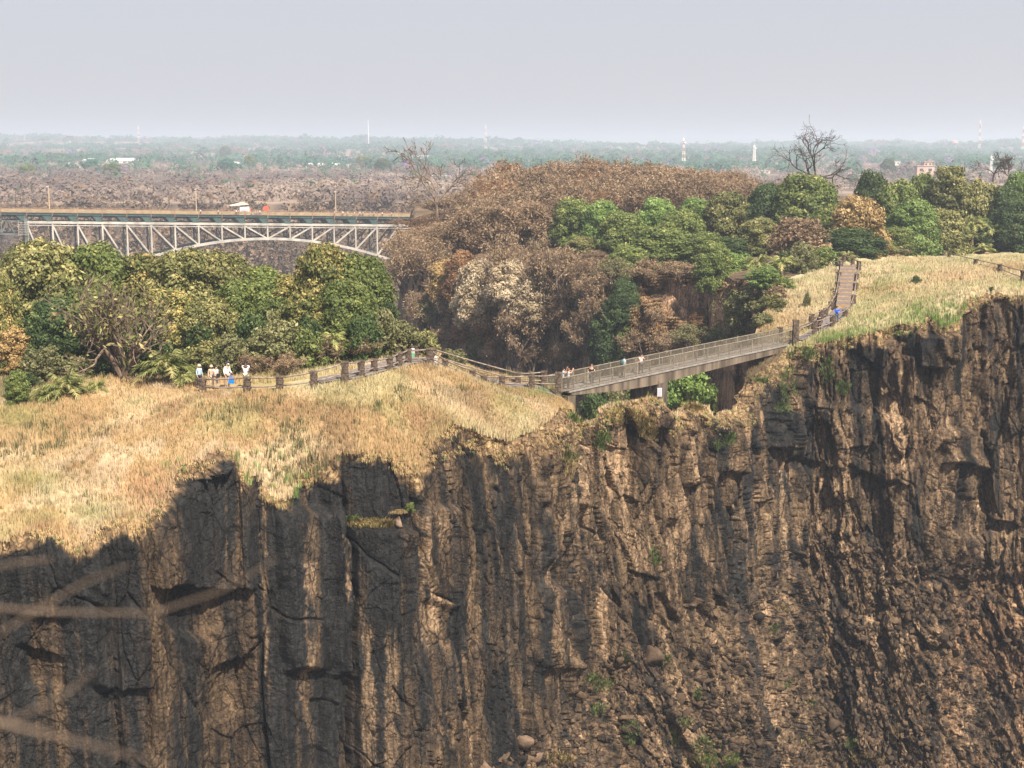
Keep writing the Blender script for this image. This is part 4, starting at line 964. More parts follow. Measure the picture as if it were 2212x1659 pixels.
# approach truss at the left end with its trestle
mb = MB()
for w in (0, TW):
    mb.beam(relv(-6.5, w, -3.9), relv(-.35, w, -3.9), .4, .45); mb.beam(relv(-6.5, w, 0), relv(-.2, w, 0), .4, .3)
    for i in np.arange(-6.5, -.5, .5): mb.beam(relv(i, w, -3.8), relv(i+.25, w, 0), .25, .3); mb.beam(relv(i+.25, w, 0), relv(i+.5, w, -3.8), .25, .3); mb.beam(relv(i, w, -3.8), relv(i, w, 0), .25, .25, tuple(vh))
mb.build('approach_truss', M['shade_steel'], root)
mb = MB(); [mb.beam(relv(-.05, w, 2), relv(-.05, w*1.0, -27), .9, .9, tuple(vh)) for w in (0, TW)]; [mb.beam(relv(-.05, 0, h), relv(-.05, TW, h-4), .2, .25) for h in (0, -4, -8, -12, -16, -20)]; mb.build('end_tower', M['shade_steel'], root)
mb = MB(); [mb.beam(relv(-.35, -.9, h), relv(.05, -.9, h), .08, .08) for h in np.arange(-4, 0, .5)]; [mb.beam(relv(i, -.9, -4.2), relv(i, -.9, 0.2), .1, .1, tuple(vh)) for i in (-.35, .05)]; mb.build('ladder', M['pale'], root)
def px_i(px):
    S = np.linspace(-8, 24, 4001); q = V0[None]+vd[None]*S[:, None]; x, _ = proj(q[:, 0], q[:, 1], q[:, 2]); return float(S[np.argmin(np.abs(x-px))])
for k, (px, lb) in enumerate([(113, 'wooden lamp pole on the arch bridge deck, leftmost of the three'), (434.5, 'wooden lamp pole left of the white booth on the arch bridge'), (739.5, 'wooden lamp pole near the right end of the arch bridge')]):
    o = empty('lamp_pole', LV(px_i(px), 7.5, 2.45)); tag(o, lb, 'lamp pole', 'poles along the arch bridge deck')
    mb = MB(); mb.tube([(0, 0, 0), (0, 0, 4.1), (0, 0, 8.0)], [.17, .15, .12], 7); mb.build('pole', M['straw'], o)
    mb = MB(); mb.beam((0, 0, 7.6), (0, -1.0, 7.8), .12, .12); mb.box((0, -1.1, 7.75), (.3, .5, .15)); mb.build('lamp_head', M['white'], o)
i0, i1 = px_i(522), px_i(543); o = empty('booth', LV((i0+i1)/2, 3.4, 2.45)); tag(o, 'white booth under a tilted canopy on the arch bridge deck', 'booth'); bw = (i1-i0)*vlen; ang = math.atan2(vh[1], vh[0]); o.rotation_euler[2] = ang
mb = MB(); mb.box((0, 0, 1.3), (bw, 2.2, 2.6)); mb.build('cabin', M['white'], o); mb = MB(); mb.box((0, -1.13, 1.75), (bw*.7, .05, .7)); mb.build('window', M['c_grey'], o)
mb = MB(); mb.hexa([(-bw*.5-2.9, -1.6, 2.85), (bw*.5, -1.6, 3.3), (bw*.5, 1.6, 3.5), (-bw*.5-2.9, 1.6, 3.0), (-bw*.5-2.8, -1.6, 3.0), (-bw*.1, -1.6, 3.9), (bw*.0, 1.6, 4.0), (-bw*.5-2.8, 1.6, 3.15)]); mb.build('canopy', M['cream'], o)
mb = MB(); [mb.box((-bw*.5-2.6, y, 1.4), (.1, .1, 2.9)) for y in (-1.4, 1.4)]; mb.build('canopy_pole', M['rust'], o)
mb = MB(); mb.box((bw*.52+.2, -1., 1.6), (.4, .3, 1.1)); mb.build('side_sign', M['red'], o)
o = empty('parasol', LV(px_i(580.6), 3.4, 2.45)); tag(o, 'round red sign disc on a post beside the white booth', 'sign')
mb = MB(); mb.tube([(0, 0, 0), (0, 0, 2.2)], .06, 6); mb.build('post', M['rust'], o); o.name = 'round_sign'
mb = MB(); mb.tube([(0, -.12, 2.1), (0, -.2, 2.1)], [.95, .95], 20); mb.build('disc', M['red'], o)

# ---- town on the horizon
def farD(px, py):
    y = np.geomspace(575, 5200, 900); x = P(px, 330, 1.)[0]*y; _, qy = proj(x, y, G4(x, y)); j = np.argmin(np.abs(qy-py)+ (y/5200)*.2); return float(y[j])
def house(x0, x1, yt, yb_, wall, roof, label, rt='gable', D=None, name='house', cat='building', grp='buildings of the far town'):
    D = farD((x0+x1)/2, yb_) if D is None else D; p0, p1 = P(x0, yb_, D), P(x1, yb_, D); w = (p1-p0)[0]; h = (yb_-yt)*D/FPX
    c = (p0+p1)/2; dd = min(14, w*.6); o = empty(name, c); tag(o, label, cat, grp)
    hw = h*(.55 if rt == 'gable' else .92); mb = MB(); mb.box((0, 0, hw/2-2), (w, dd, hw+4)); mb.build('wall', M[wall], o)
    mb = MB()
    if rt == 'gable':
        a, b, z0, z1 = w/2+.6, dd/2+.6, hw, h; mb.v = [(-a, -b, z0), (a, -b, z0), (a, b, z0), (-a, b, z0), (-a*.75, 0, z1), (a*.75, 0, z1)]; mb.f = [(0, 1, 5, 4), (1, 2, 5), (2, 3, 4, 5), (3, 0, 4), (3, 2, 1, 0)]
    else: mb.box((0, 0, hw+h*.04), (w+.8, dd+.8, h*.08))
    mb.build('roof', M[roof], o)
    nwin = max(2, int(w/7))
    for i in range(nwin):
        mb = MB(); mb.box((-w/2+w*(i+.5)/nwin, -dd/2, hw*.5), (w/nwin*.4, .3, hw*.36)); mb.build('window', M['glass'], o)
    return o
hz = lambda a, b: (a*.4003, 259.2+.4003*b)
def hb(a, b, c, d, ox=0): return ox+a*.4003, ox+b*.4003, 259.2+.4003*c, 259.2+.4003*d
house(*hb(585, 738, 206, 236), 'white', 'white', 'large white gabled shed standing in the scrub above the arch bridge')
house(*hb(412, 466, 192, 208), 'cream', 'greyroof', 'low cream building with grey roof left of the large white shed')
house(*hb(452, 520, 208, 236), 'white', 'greyroof', 'pale shed with mottled roof just left of the large white shed')
house(*hb(985, 1050, 170, 187), 'cream', 'greyroof', 'small flat cream building among green trees above the booth', 'flat')
house(*hb(1208, 1310, 226, 250), 'pink', 'greyroof', 'long low pinkish building with grey roof in the middle distance')
house(*hb(1650, 1756, 233, 256), 'cream', 'white', 'long low white-roofed building right of the dark conifer')
house(*hb(1785, 1835, 232, 256), 'white', 'white', 'white cottage, left one of the pair beside the bare tree')
house(*hb(1850, 1912, 238, 257), 'white', 'greyroof', 'white cottage with grey roof, right one of the pair beside the bare tree', 'flat')
house(*hb(2115, 2175, 173, 187), 'cream', 'white', 'cream house high on the wooded ridge left of the bare tree')
house(*hb(80, 108, 176, 184), 'white', 'white', 'tiny white house at the far left edge of the town', 'flat')
house(*hb(1480, 1512, 185, 194, 0), 'white', 'white', 'tiny white house on the ridge above the long pinkish building', 'flat')
house(*hb(200, 322, 190, 208, 810), 'greyroof', 'greyroof', 'long pale block seen through the branches of the bare tree', 'flat')
house(*hb(306, 388, 298, 313, 810), 'greyroof', 'white', 'low shed with white roof behind the bare tree trunk', 'flat')
house(*hb(970, 1014, 236, 288, 810), 'white', 'tile', 'white house with red tiled roof rising behind the brown trees', D=900)
house(*hb(1192, 1252, 250, 275, 810), 'white', 'greyroof', 'white house partly hidden behind brown treetops', 'flat', D=900)
h3 = lambda a, b, c, d: (1566+a*.2994, 1566+b*.2994, 259.2+.2994*c, 259.2+.2994*d)
house(*h3(1198, 1260, 298, 328), 'cream', 'cream', 'cream block with flat roof right of the round green tree', 'flat')
house(*h3(1375, 1500, 330, 385), 'pink', 'pink', 'broad pinkish block rising above the right-hand treetops', 'flat', D=950)
house(*h3(1432, 1490, 300, 334), 'pink', 'pink', 'upper set-back storey block on the broad pinkish building', 'flat', D=965)
house(*h3(990, 1052, 318, 332), 'pink', 'tile', 'low building with faded red roof right of the bare spreading tree')
house(*h3(240, 322, 366, 384), 'cream', 'cream', 'low cream building behind the brown scrub below the lattice mast', 'flat')
def mast(px, yt, yb_, w, label, bands=True, D=None, pole=False):
    D = D or farD(px, yb_+8); p = P(px, yb_+6, D); h = (yb_+6-yt)*D/FPX; o = empty('mast' if pole else 'lattice_tower', p); tag(o, label, 'tower', 'masts on the skyline'); W = w*D/FPX
    if pole:
        mb = MB(); mb.tube([(0, 0, 0), (0, 0, h*.6), (0, 0, h)], [W*.3, W*.26, W*.12], 6); mb.build('pole', M['white'], o); return o
    ns = 7
    for k in range(ns):
        mb = MB(); z0, z1 = h*k/ns, h*(k+1)/ns; a0, a1 = W*(.5-.32*k/ns), W*(.5-.32*(k+1)/ns); t = W*.10
        for sx, sy in ((-1, -1), (1, -1), (1, 1), (-1, 1)): mb.beam((a0*sx, a0*sy, z0), (a1*sx, a1*sy, z1), t, t)
        for q in range(2):
            za, zc = z0+(z1-z0)*q/2, z0+(z1-z0)*(q+1)/2; aa, ab = a0+(a1-a0)*q/2, a0+(a1-a0)*(q+1)/2
            for s in (-1, 1): mb.beam((-aa, s*aa, za), (ab, s*ab, zc), t*.6, t*.6); mb.beam((aa, s*aa, za), (-ab, s*ab, zc), t*.6, t*.6)
        mb.build('section', M['mast_red' if k % 2 and bands else 'white'], o)
    mb = MB(); mb.tube([(0, 0, h), (0, 0, h*1.12)], W*.06, 5); mb.build('antenna', M['white'], o)
    mb = MB(); mb.tube([(W*.35, -W*.3, h*.8), (W*.35, -W*.45, h*.8)], W*.28, 10); mb.tube([(-W*.3, -W*.3, h*.92), (-W*.3, -W*.4, h*.92)], W*.2, 10); mb.build('dish', M['white'], o); return o
mast(53, 285, 303, 1.6, 'thin white mast on the far left skyline', pole=True)
mast(300, 275, 303, 4, 'red and white lattice tower on the left skyline', D=3600)
mast(796, 260, 304, 3.4, 'tall slender white pole on the skyline left of the bare tree', pole=True, D=2800)
mast(1049.4, 272, 316, 5, 'tall thin red and white lattice tower on the skyline right of the bare tree', D=2600)
mast(1476.5, 299, 342, 6.5, 'stout red and white lattice tower in front of the ridge', D=1500)
mast(1629, 314, 342, 6.5, 'short white lattice tower between the stout tower and the spreading tree', False, D=1500)
mast(1741, 284, 312, 3.5, 'faint lattice tower behind the spreading bare tree', D=3000)
mast(2115, 262, 314, 4, 'tallest thin lattice tower at the right skyline', D=2400)
mast(2209, 274, 316, 5, 'lattice tower at the right edge of the view', D=2400)
mast(2140, 338, 368, 6, 'white lattice mast just above the right-hand treetops', False, D=1000)
D = 3400; p = P(151, 308, D); o = empty('water_tower', p); tag(o, 'funnel-shaped water tower on the left skyline', 'tower'); s = D/FPX
mb = MB(); mb.lathe([(1.4*s, -4*s), (1.3*s, 4*s), (2.2*s, 6*s)], 14); mb.build('stem', M['greyroof'], o); mb = MB(); mb.lathe([(2.2*s, 6*s), (9*s, 14.2*s), (9.3*s, 15.4*s), (1*s, 15.8*s)], 18); mb.build('bowl', M['greyroof'], o)
D = 3400; p = P(2060, 313, D); o = empty('water_tank', p); tag(o, 'squat pinkish water tank on the right skyline', 'tank'); s = D/FPX
mb = MB(); [mb.box((x*s, 0, 1*s), (1.4*s, 3*s, 7*s)) for x in (-5, 0, 5)]; mb.build('leg', M['pink'], o); mb = MB(); mb.lathe([(8*s, 3*s), (8.5*s, 4*s), (8.5*s, 8.5*s), (2*s, 10.5*s)], 16); mb.build('tank', M['pink'], o)
# ================================================================== PEOPLE
def skin_obj(name, nodes, edges, mat, parent, root=0, sub=1):
    bm = bmesh.new(); lay = bm.verts.layers.skin.verify(); vs = []
    for i, (p, r) in enumerate(nodes):
        v = bm.verts.new(p); v[lay].radius = r if hasattr(r, '__len__') else (r, r); v[lay].use_root = (i == root); vs.append(v)
    for a, b in edges: bm.edges.new((vs[a], vs[b]))
    me = bpy.data.meshes.new(name+'_tmp'); bm.to_mesh(me); bm.free(); o = bpy.data.objects.new(name, me); COL.objects.link(o)
    m = o.modifiers.new('s', 'SKIN'); m.use_smooth_shade = True; m2 = o.modifiers.new('d', 'SUBSURF'); m2.levels = sub; m2.render_levels = sub
    dg = bpy.context.evaluated_depsgraph_get(); ev = o.evaluated_get(dg); nm = bpy.data.meshes.new_from_object(ev); bpy.data.objects.remove(o); nm.name = name
    nm.materials.clear(); return link(name, nm, mat, parent)
def person(label, pos, face, H=1.75, skin='skin_l', shirt='c_white', legs='c_khaki', hair='c_black', hat=None, arms=('down', 'down'), sleeves=.45, lean=0., step=.06, long_hair=False, shoes='c_black', girl=False, stout=1., group=None, name='person'):
    root = empty(name, pos, face); k = H/1.75; root.scale = (k, k, k); tag(root, label, 'person', group)
    L = math.sin(lean)
    pel = (0, .0, .95); sp = (0, -.02-L*.2, 1.15); ch = (0, -.02-L*.42, 1.36); nk = (0, -.02-L*.56, 1.50); h1 = (0, -.045-L*.62, 1.575); h2_ = (0, -.035-L*.66, 1.665)
    N_, E_ = [(pel, (.15*stout, .11)), (sp, (.135*stout, .10)), (ch, (.165*stout, .112)), (nk, .055), (h1, (.062, .075)), (h2_, (.08, .095))], [(0, 1), (1, 2), (2, 3), (3, 4), (4, 5)]
    N_ += [((0, h1[1]-.115, 1.612), .014), ((.085, h1[1]+.02, 1.61), .014), ((-.085, h1[1]+.02, 1.61), .014)]; E_ += [(4, 6), (4, 7), (4, 8)]
    arm_pts = []
    for sd_, pose in zip((1, -1), arms):
        sh = Vector((.185*sd_*stout, ch[1], 1.42))
        if pose == 'down': el, wr = Vector((.25*sd_, ch[1]+.03, 1.14)), Vector((.24*sd_, ch[1]-.06, .90))
        elif pose == 'phone': el, wr = Vector((.25*sd_, ch[1]-.22, 1.34)), Vector((.12*sd_, ch[1]-.38, 1.60))
        elif pose == 'raise': el, wr = Vector((.30*sd_, ch[1]-.18, 1.40)), Vector((.22*sd_, ch[1]-.30, 1.68))
        elif pose == 'rail': el, wr = Vector((.27*sd_, ch[1]-.10, 1.17)), Vector((.16*sd_, ch[1]-.36, 1.12))
        elif pose == 'cross': el, wr = Vector((.26*sd_, ch[1]-.06, 1.18)), Vector((-.05*sd_, ch[1]-.23, 1.20))
        elif pose == 'hip': el, wr = Vector((.36*sd_, ch[1]+.04, 1.18)), Vector((.19*sd_, ch[1]-.10, 1.02))
        elif pose == 'face': el, wr = Vector((.27*sd_, ch[1]-.20, 1.30)), Vector((.07*sd_, ch[1]-.20, 1.58))
        else: el, wr = Vector((.25*sd_, ch[1]-.02, 1.14)), Vector((.22*sd_, ch[1]-.24, 1.02))
        arm_pts.append((sh, el, wr)); b = len(N_); d = (wr-el).normalized(); side = d.cross(Vector((sd_, 0, .2))).normalized()
        N_ += [(sh, .058), (el, .043), (wr, .027), (wr+d*.07, (.040, .018))]; E_ += [(2, b), (b, b+1), (b+1, b+2), (b+2, b+3)]
        for j, ln in enumerate((.065, .078, .074, .058)):
            o_ = side*(.030-.019*j); f0 = wr+d*.09+o_; c = len(N_); bend = Vector((0, -.02, -.01)) if pose == 'down' else Vector((0, 0, .02))
            N_ += [(f0, .0095), (f0+d*ln*.55+bend*.3, .0085), (f0+d*ln+bend, .0075)]; E_ += [(b+3, c), (c, c+1), (c+1, c+2)]
        c = len(N_); N_ += [(wr+d*.045+side*.04, .010), (wr+d*.085+side*.058, .008)]; E_ += [(b+2, c), (c, c+1)]
    leg = []
    for sd_ in (1, -1):
        hp, kn, an = Vector((.09*sd_*stout, 0, .90)), Vector((.10*sd_, -.03-step*sd_*.6, .50)), Vector((.105*sd_, .03-step*sd_*1.4, .09)); leg.append((hp, kn, an)); b = len(N_)
        N_ += [(hp, .085), (kn, .055), (an, .036), (an+Vector((0.01*sd_, -.16, -.055)), (.038, .028))]; E_ += [(0, b), (b, b+1), (b+1, b+2), (b+2, b+3)]
    skin_obj('body', N_, E_, M[skin], root, 0, 1)
    q = [(sp[0], sp[1], 1.0)]
    Ns, Es = [((0, 0, .93), (.165*stout, .128)), (sp, (.158*stout, .125)), (ch, (.185*stout, .135)), ((0, nk[1]+.0, 1.465), .075)], [(0, 1), (1, 2), (2, 3)]
    for sh, el, wr in arm_pts:
        b = len(Ns); Ns += [(sh, .078), (sh.lerp(el, .5 if sleeves < .6 else 1.), .070 if sleeves < .6 else .055)]; Es += [(2, b), (b, b+1)]
        if sleeves >= .6: Ns.append((el.lerp(wr, .9), .04)); Es.append((b+1, b+2))
    skin_obj('shirt', Ns, Es, M[shirt], root, 1, 1)
    Nl, El = [((0, 0, .96), (.160*stout, .120))], []
    for hp, kn, an in leg:
        b = len(Nl); Nl += [(hp, .105), (kn, .075), (an+Vector((0, 0, .03)), .062)]; El += [(0, b), (b, b+1), (b+1, b+2)]
    skin_obj('trousers', Nl, El, M[legs], root, 0, 1)
    mb = MB()
    for hp, kn, an in leg: mb.tube([an+Vector((0, .05, -.04)), an+Vector((0, -.05, -.04)), an+Vector((0, -.17, -.055))], [.045, .05, .035], 8)
    mb.build('shoes', M[shoes], root, True)
    hy = h2_[1]; mb = MB()
    for s in (1, -1): mb.tube([(s*.033, hy-.098, 1.64), (s*.033, hy-.106, 1.64)], [.013, .008], 6)
    mb.build('eyes', M['c_black'], root)
    mb = MB(); mb.tube([(0, hy-.104, 1.575), (0, hy-.112, 1.575)], [.022, .016], 6); mb.build('mouth', M['c_pink'], root)
    if hat is None:
        mb = MB(); mb.lathe([(.092, -.06), (.108, 0), (.100, .06), (.062, .105), (.01, .12)], 12, (0, hy+.022, 1.655))
        if long_hair: mb.lathe([(.05, -.16), (.085, -.08), (.09, .02)], 10, (0, hy+.055, 1.64))
        mb.build('hair', M[hair], root, True)
    elif hat[0] == 'cap':
        mb = MB(); mb.lathe([(.108, 0), (.110, .05), (.08, .10), (.01, .115)], 14, (0, hy, 1.67)); mb.build('cap', M[hat[1]], root, True)
        mb = MB(); mb.hexa([(-.07, hy-.08, 1.67), (.07, hy-.08, 1.67), (.05, hy-.20, 1.655), (-.05, hy-.20, 1.655), (-.07, hy-.08, 1.69), (.07, hy-.08, 1.69), (.05, hy-.20, 1.67), (-.05, hy-.20, 1.67)]); mb.build('brim', M['c_white'], root)
    else:
        mb = MB(); mb.lathe([(.19, -.03), (.115, .01), (.112, .06), (.09, .12), (.02, .13)], 16, (0, hy, 1.675)); mb.build('sun_hat', M[hat[1]], root, True)
        mb = MB(); mb.lathe([(.09, -.06), (.105, 0), (.10, .04)], 12, (0, hy+.02, 1.64)); mb.build('hair', M[hair], root, True)
    return root
ppx = lambda X: (700+X/5.53)*.54
def onG(px, D, dz=.05):
    q = P(px, 700, D); return np.array([q[0], D, float(G1(q[0], D))+dz])
person('person in pale sun hat and light blue shirt beside the first stone post', onG(ppx(495), 98.6), .9, 1.62, shirt='c_ltblue', legs='c_navy', hat=('sun', 'c_cream'), sleeves=.9)
person('person in a brown sun hat and beige top holding the rail', onG(ppx(765), 98.2), .6, 1.60, shirt='c_beige', legs='c_cream', hat=('sun', 'c_beige'), arms=('front', 'down'), sleeves=.9)
pw = person('dark-haired person in a white shirt with a black shoulder bag', onG(ppx(860), 97.9), 1.0, 1.62, shirt='c_white', legs='c_beige', arms=('front', 'rail'), long_hair=True)
pcap = person('person in a dark cap and white shirt carrying the blue bag', onG(ppx(1110), 98.1), .9, 1.76, shirt='c_white', legs='c_khaki', hat=('cap', 'c_navy'), arms=('front', 'down'), sleeves=.9, stout=1.08)
person('tall dark-skinned person in a white short-sleeved shirt leaning by a stone post', onG(ppx(1535), 97.7), .1, 1.86, 'skin_d', 'c_white', 'c_cream', arms=('rail', 'down'), stout=1.1)
o = empty('shoulder_bag', onG(ppx(920), 97.6, 1.02)); tag(o, 'round black bag hanging at the hip of the dark-haired walker', 'bag'); mb = MB(); mb.tube([(0, -.06, 0), (0, .06, 0)], [.15, .15], 12); mb.build('pouch', M['c_black'], o); mb = MB(); mb.tube([(-.1, 0, .1), (-.2, 0, .45)], .015, 4); mb.build('strap', M['c_black'], o)
o = empty('tote_bag', onG(ppx(1205), 97.7, .62)); tag(o, 'bright blue carrier bag held beside the person in the cap', 'bag')
mb = MB(); mb.hexa([(-.19, -.07, -.22), (.19, -.07, -.22), (.19, .07, -.22), (-.19, .07, -.22), (-.16, -.05, .2), (.16, -.05, .2), (.16, .05, .2), (-.16, .05, .2)]); mb.build('sack', M['c_bag'], o)
mb = MB(); [mb.tube([(-.08, y, .2), (-.03, y, .36), (.03, y, .36), (.08, y, .2)], .012, 4) for y in (-.04, .04)]; mb.build('handles', M['c_bag'], o)
q = P(940.5, 762, 108.6); q[2] -= 1.72; person('person in white taking a picture beside the hilltop fence post', q, 1.4, 1.72, shirt='c_white', legs='c_grey', arms=('phone', 'phone'), hair='c_black')
def onB(px, w, dz=.0):
    S = np.linspace(-.06, 1.0, 3000); q = BA[None]+bd[None]*S[:, None]+bn_[None]*w; x, _ = proj(q[:, 0], q[:, 1], q[:, 2]); return LB(float(S[np.argmin(np.abs(x-px))]), w, dz)
person('person in grey-white shirt, rear one of the pair photographing from the bridge end', onB(1216, 1.05), 1.5, 1.74, shirt='c_grey', legs='c_black', arms=('raise', 'phone'))
person('person in pale shirt, front one of the pair photographing at the bridge end', onB(1227.5, .55), 1.7, 1.72, shirt='c_white', legs='c_black', arms=('phone', 'raise'), hair='c_brown')
person('person in a black shirt and jeans posing at the footbridge railing', onB(1278, .45), -.2, 1.72, shirt='c_black', legs='c_jean', arms=('rail', 'hip'), hair='c_brown', stout=1.1)
pbk = person('person in a turquoise shirt with a backpack crossing the footbridge', onB(1344, .8), 2.4, 1.74, shirt='c_sky', legs='c_black', arms=('down', 'down'), lean=.35, step=.2)
person('person in a pink and white shirt pointing a camera from the footbridge', onB(1384, .5), .4, 1.72, shirt='c_pink', legs='c_navy', arms=('face', 'face'))
q = onB(1344, .8); o = empty('backpack', q+np.array([-.05, -.24, 1.3])); tag(o, 'dark green backpack on the turquoise-shirted walker', 'bag'); mb = MB(); mb.lathe([(.10, -.25), (.16, -.2), (.17, .05), (.12, .2), (.03, .24)], 10); mb.build('sack', M['teal'], o, True); mb = MB(); mb.tube([(-.1, 0, .2), (-.1, .2, .25), (-.1, .25, -.1)], .02, 4); mb.tube([(.1, 0, .2), (.1, .2, .25), (.1, .25, -.1)], .02, 4); mb.build('strap', M['c_black'], o)
person('person in a bright blue jacket leaning on the rail at the foot of the stairs', onG(1807, 138.2, .12), .25, 1.70, shirt='c_blue', legs='c_jean', arms=('rail', 'cross'), sleeves=.9, shoes='c_grey')
person('person in black seen from behind walking up the path past the bridge', onG(1770, 135.6, .12), 2.9, 1.74, shirt='c_black', legs='c_black', arms=('down', 'down'), sleeves=.9, shoes='c_white', step=.15)
o = empty('shoulder_bag', onG(1771, 135.35, 1.05)); tag(o, 'brown shoulder bag at the back of the walker in black', 'bag'); mb = MB(); mb.hexa([(-.2, -.06, -.13), (.2, -.06, -.13), (.2, .06, -.13), (-.2, .06, -.13), (-.17, -.04, .12), (.17, -.04, .12), (.17, .04, .12), (-.17, .04, .12)]); mb.build('pouch', M['c_brown'], o); mb = MB(); mb.tube([(.15, -.02, .1), (-.18, -.02, .5)], .015, 4); mb.build('strap', M['c_brown'], o)
# far figures on the arch bridge
kinds = []
for i, (sh_, lg, ar) in enumerate([('c_white', 'c_navy', ('rail', 'rail')), ('c_pink', 'c_black', ('down', 'front')), ('c_cream', 'c_khaki', ('rail', 'down')), ('c_black', 'c_grey', ('down', 'down'))]):
    kinds.append(person('distant person standing at the parapet of the arch bridge', (0, 0, -300), .3*i, 1.75, shirt=sh_, legs=lg, arms=ar, group='people on the arch bridge', name='person'))
used = [0]*4
for i, (px, k) in enumerate([(434, 0), (472.5, 1), (511, 0), (516, 0), (545, 3), (552, 2), (557, 2), (562, 0), (627, 3), (723, 1), (741, 0), (752, 2), (766, 2), (778, 0), (784, 0), (800, 2), (808, 0), (826, 1), (846, 0)]):
    loc = LV(px_i(px), .0, 2.45)
    if not used[k]: r = kinds[k]; used[k] = 1
    else:
        r = copyo(kinds[k]); [copyo(c, r) for c in kinds[k].children]
    r.location = loc; r.rotation_euler[2] = rng.random()*6
    if px in (511, 516): r['label'] = 'distant person in white standing left of the white booth'
    elif px in (545, 552, 557, 562): r['label'] = 'distant person between the white booth and the red sign disc'
    elif px > 740: r['label'] = 'distant person on the right half of the arch bridge deck'

# ================================================================== TREE PLACEMENT
g = 'trees of the wood behind the left path'
W_ = [  # key, px, ytop, w, D, leaf, label
 ('dense0', 92, 512, 225, 117, 'l_olive', 'broad olive-green tree at the left, its top touching the arch bridge'),
 ('tall1', 10, 560, 120, 119, 'l_green', 'green tree at the left edge behind the ochre-leaved tree'),
 ('dense1', 205, 522, 190, 119, 'l_green', 'round green tree below the second lamp-free span of the arch bridge'),
 ('dense2', 300, 545, 190, 120, 'l_tips', 'green tree with ochre tips behind the tangled bare-limbed tree'),
 ('dense3', 398, 532, 180, 118, 'l_olive', 'olive tree rising under the start of the white arch rib'),
 ('dense0', 478, 538, 170, 119, 'l_olive', 'dark-hearted olive tree below the left end of the arch rib'),
 ('dense1', 560, 572, 150, 120, 'l_green', 'lower green tree filling the dip left of the tallest dense tree'),
 ('dense2', 622, 590, 130, 120, 'l_tips', 'yellow-tipped tree in the dip beside the tallest dense tree'),
 ('dense3', 700, 520, 165, 113, 'l_tips', 'tallest dense rounded tree of the left wood, its crown lit pale green'),
 ('dense0', 775, 545, 165, 114, 'l_green', 'dense deep-green tree forming the right end of the left wood'),
 ('tall0', 820, 640, 90, 113, 'l_dark', 'small dark green tree low at the right end of the left wood'),
 ('dense1', -5, 585, 110, 106, 'l_tips', 'ochre-tipped tree cut by the left edge of the view'),
 ('tall2', 20, 700, 90, 105, 'l_gold', 'lower ochre-leaved bush against the left edge'),
 ('dense2', 118, 640, 165, 107, 'l_dark', 'dark green bushy tree in front of the broad olive tree'),
 ('tall0', 170, 610, 100, 110, 'l_green', 'narrow mid-green tree left of the tangled bare-limbed tree'),
 ('dense3', 360, 620, 170, 109, 'l_tips', 'ochre-tipped tree right behind the tangled bare-limbed tree'),
 ('dense0', 450, 640, 150, 108, 'l_olive', 'olive bushy tree above the group of walkers'),
 ('dense1', 520, 600, 160, 112, 'l_green', 'bright mid-green tree in the centre of the left wood'),
 ('dense2', 590, 640, 120, 110, 'l_green', 'green bushy tree left of the yellow-tipped bush'),
 ('tall1', 655, 625, 110, 108, 'l_tips', 'yellow-tipped bush in front of the tallest dense tree'),
 ('dense3', 750, 600, 150, 109, 'l_green', 'sunlit green bush at the foot of the tallest dense tree'),
 ('shrub0', 590, 690, 150, 104, 'l_grey', 'large grey-green rounded shrub above the fence bend'),
 ('shrub1', 500, 720, 110, 103, 'l_grey', 'grey-green shrub just behind the walkers'),
 ('shrub2', 655, 705, 100, 104, 'l_green', 'green shrub beside the dry grass heap'),
 ('shrub0', 800, 680, 130, 108, 'l_grey', 'grey-green shrub right of the wood above the asphalt path'),
 ('shrub1', 870, 690, 110, 109, 'l_grey', 'grey-green shrub standing just left of the hilltop posts'),
 ('shrub2', 915, 712, 80, 110.5, 'l_olive', 'olive shrub behind the hilltop posts'),
 ('shrub1', 720, 720, 90, 106, 'l_green', 'green shrub over the palm at the edge of the wood'),
 ('shrub0', 430, 735, 110, 104, 'l_olive', 'olive shrub left of the walkers behind the palm'),
 ('shrub2', 85, 745, 110, 103, 'l_grey', 'dull grey-green shrub above the large left palm'),
 ('shrub1', 160, 770, 90, 102.5, 'l_grey', 'dusty shrub right of the large left palm'),
 ('tall2', 22, 795, 60, 96, 'l_green', 'slim leafy sapling in front of the wood near the left edge'),
 ('shrub0', 40, 800, 80, 101, 'l_dark', 'dark shrub behind the slim leafy sapling'),
 ('shrub1', 210, 730, 90, 104, 'l_dark', 'dark shrub at the foot of the tangled tree, left side'),
 ('shrub2', 330, 730, 120, 105, 'l_dark', 'dark shrub at the foot of the tangled tree, right side')]
for k, px, yt, w, D, lf, lb in W_:
    plant(k, 'shrub' if k.startswith('shrub') or 'bush' in lb else ('sapling' if 'sapling' in lb else 'broadleaf_tree'), 'shrub' if k.startswith('shrub') or 'bush' in lb else 'tree', px, yt, w, D, lf, lb, g)
plant('tangle', 'tangled_tree', 'tree', 258, 600, 215, 103, 'l_olive', 'tangled half-bare tree with many reddish trunks in front of the left wood', g, 'bark')
plant('dry1', 'dry_shrub', 'shrub', 545, 765, 70, 102, 'l_brown', 'brown twiggy shrub behind the walker in white short sleeves', g)
plant('dry2', 'dry_shrub', 'shrub', 610, 765, 75, 101.5, 'l_tan', 'rounded heap of dry straw-coloured twigs beside the fence', g)
plant('dry3', 'dry_shrub', 'shrub', 690, 730, 90, 105, 'l_tan', 'dry straw-coloured thicket above the asphalt path', g)
plant('dry0', 'dry_shrub', 'shrub', 770, 725, 90, 106, 'l_tan', 'dry straw-coloured thicket right of the palm', g)
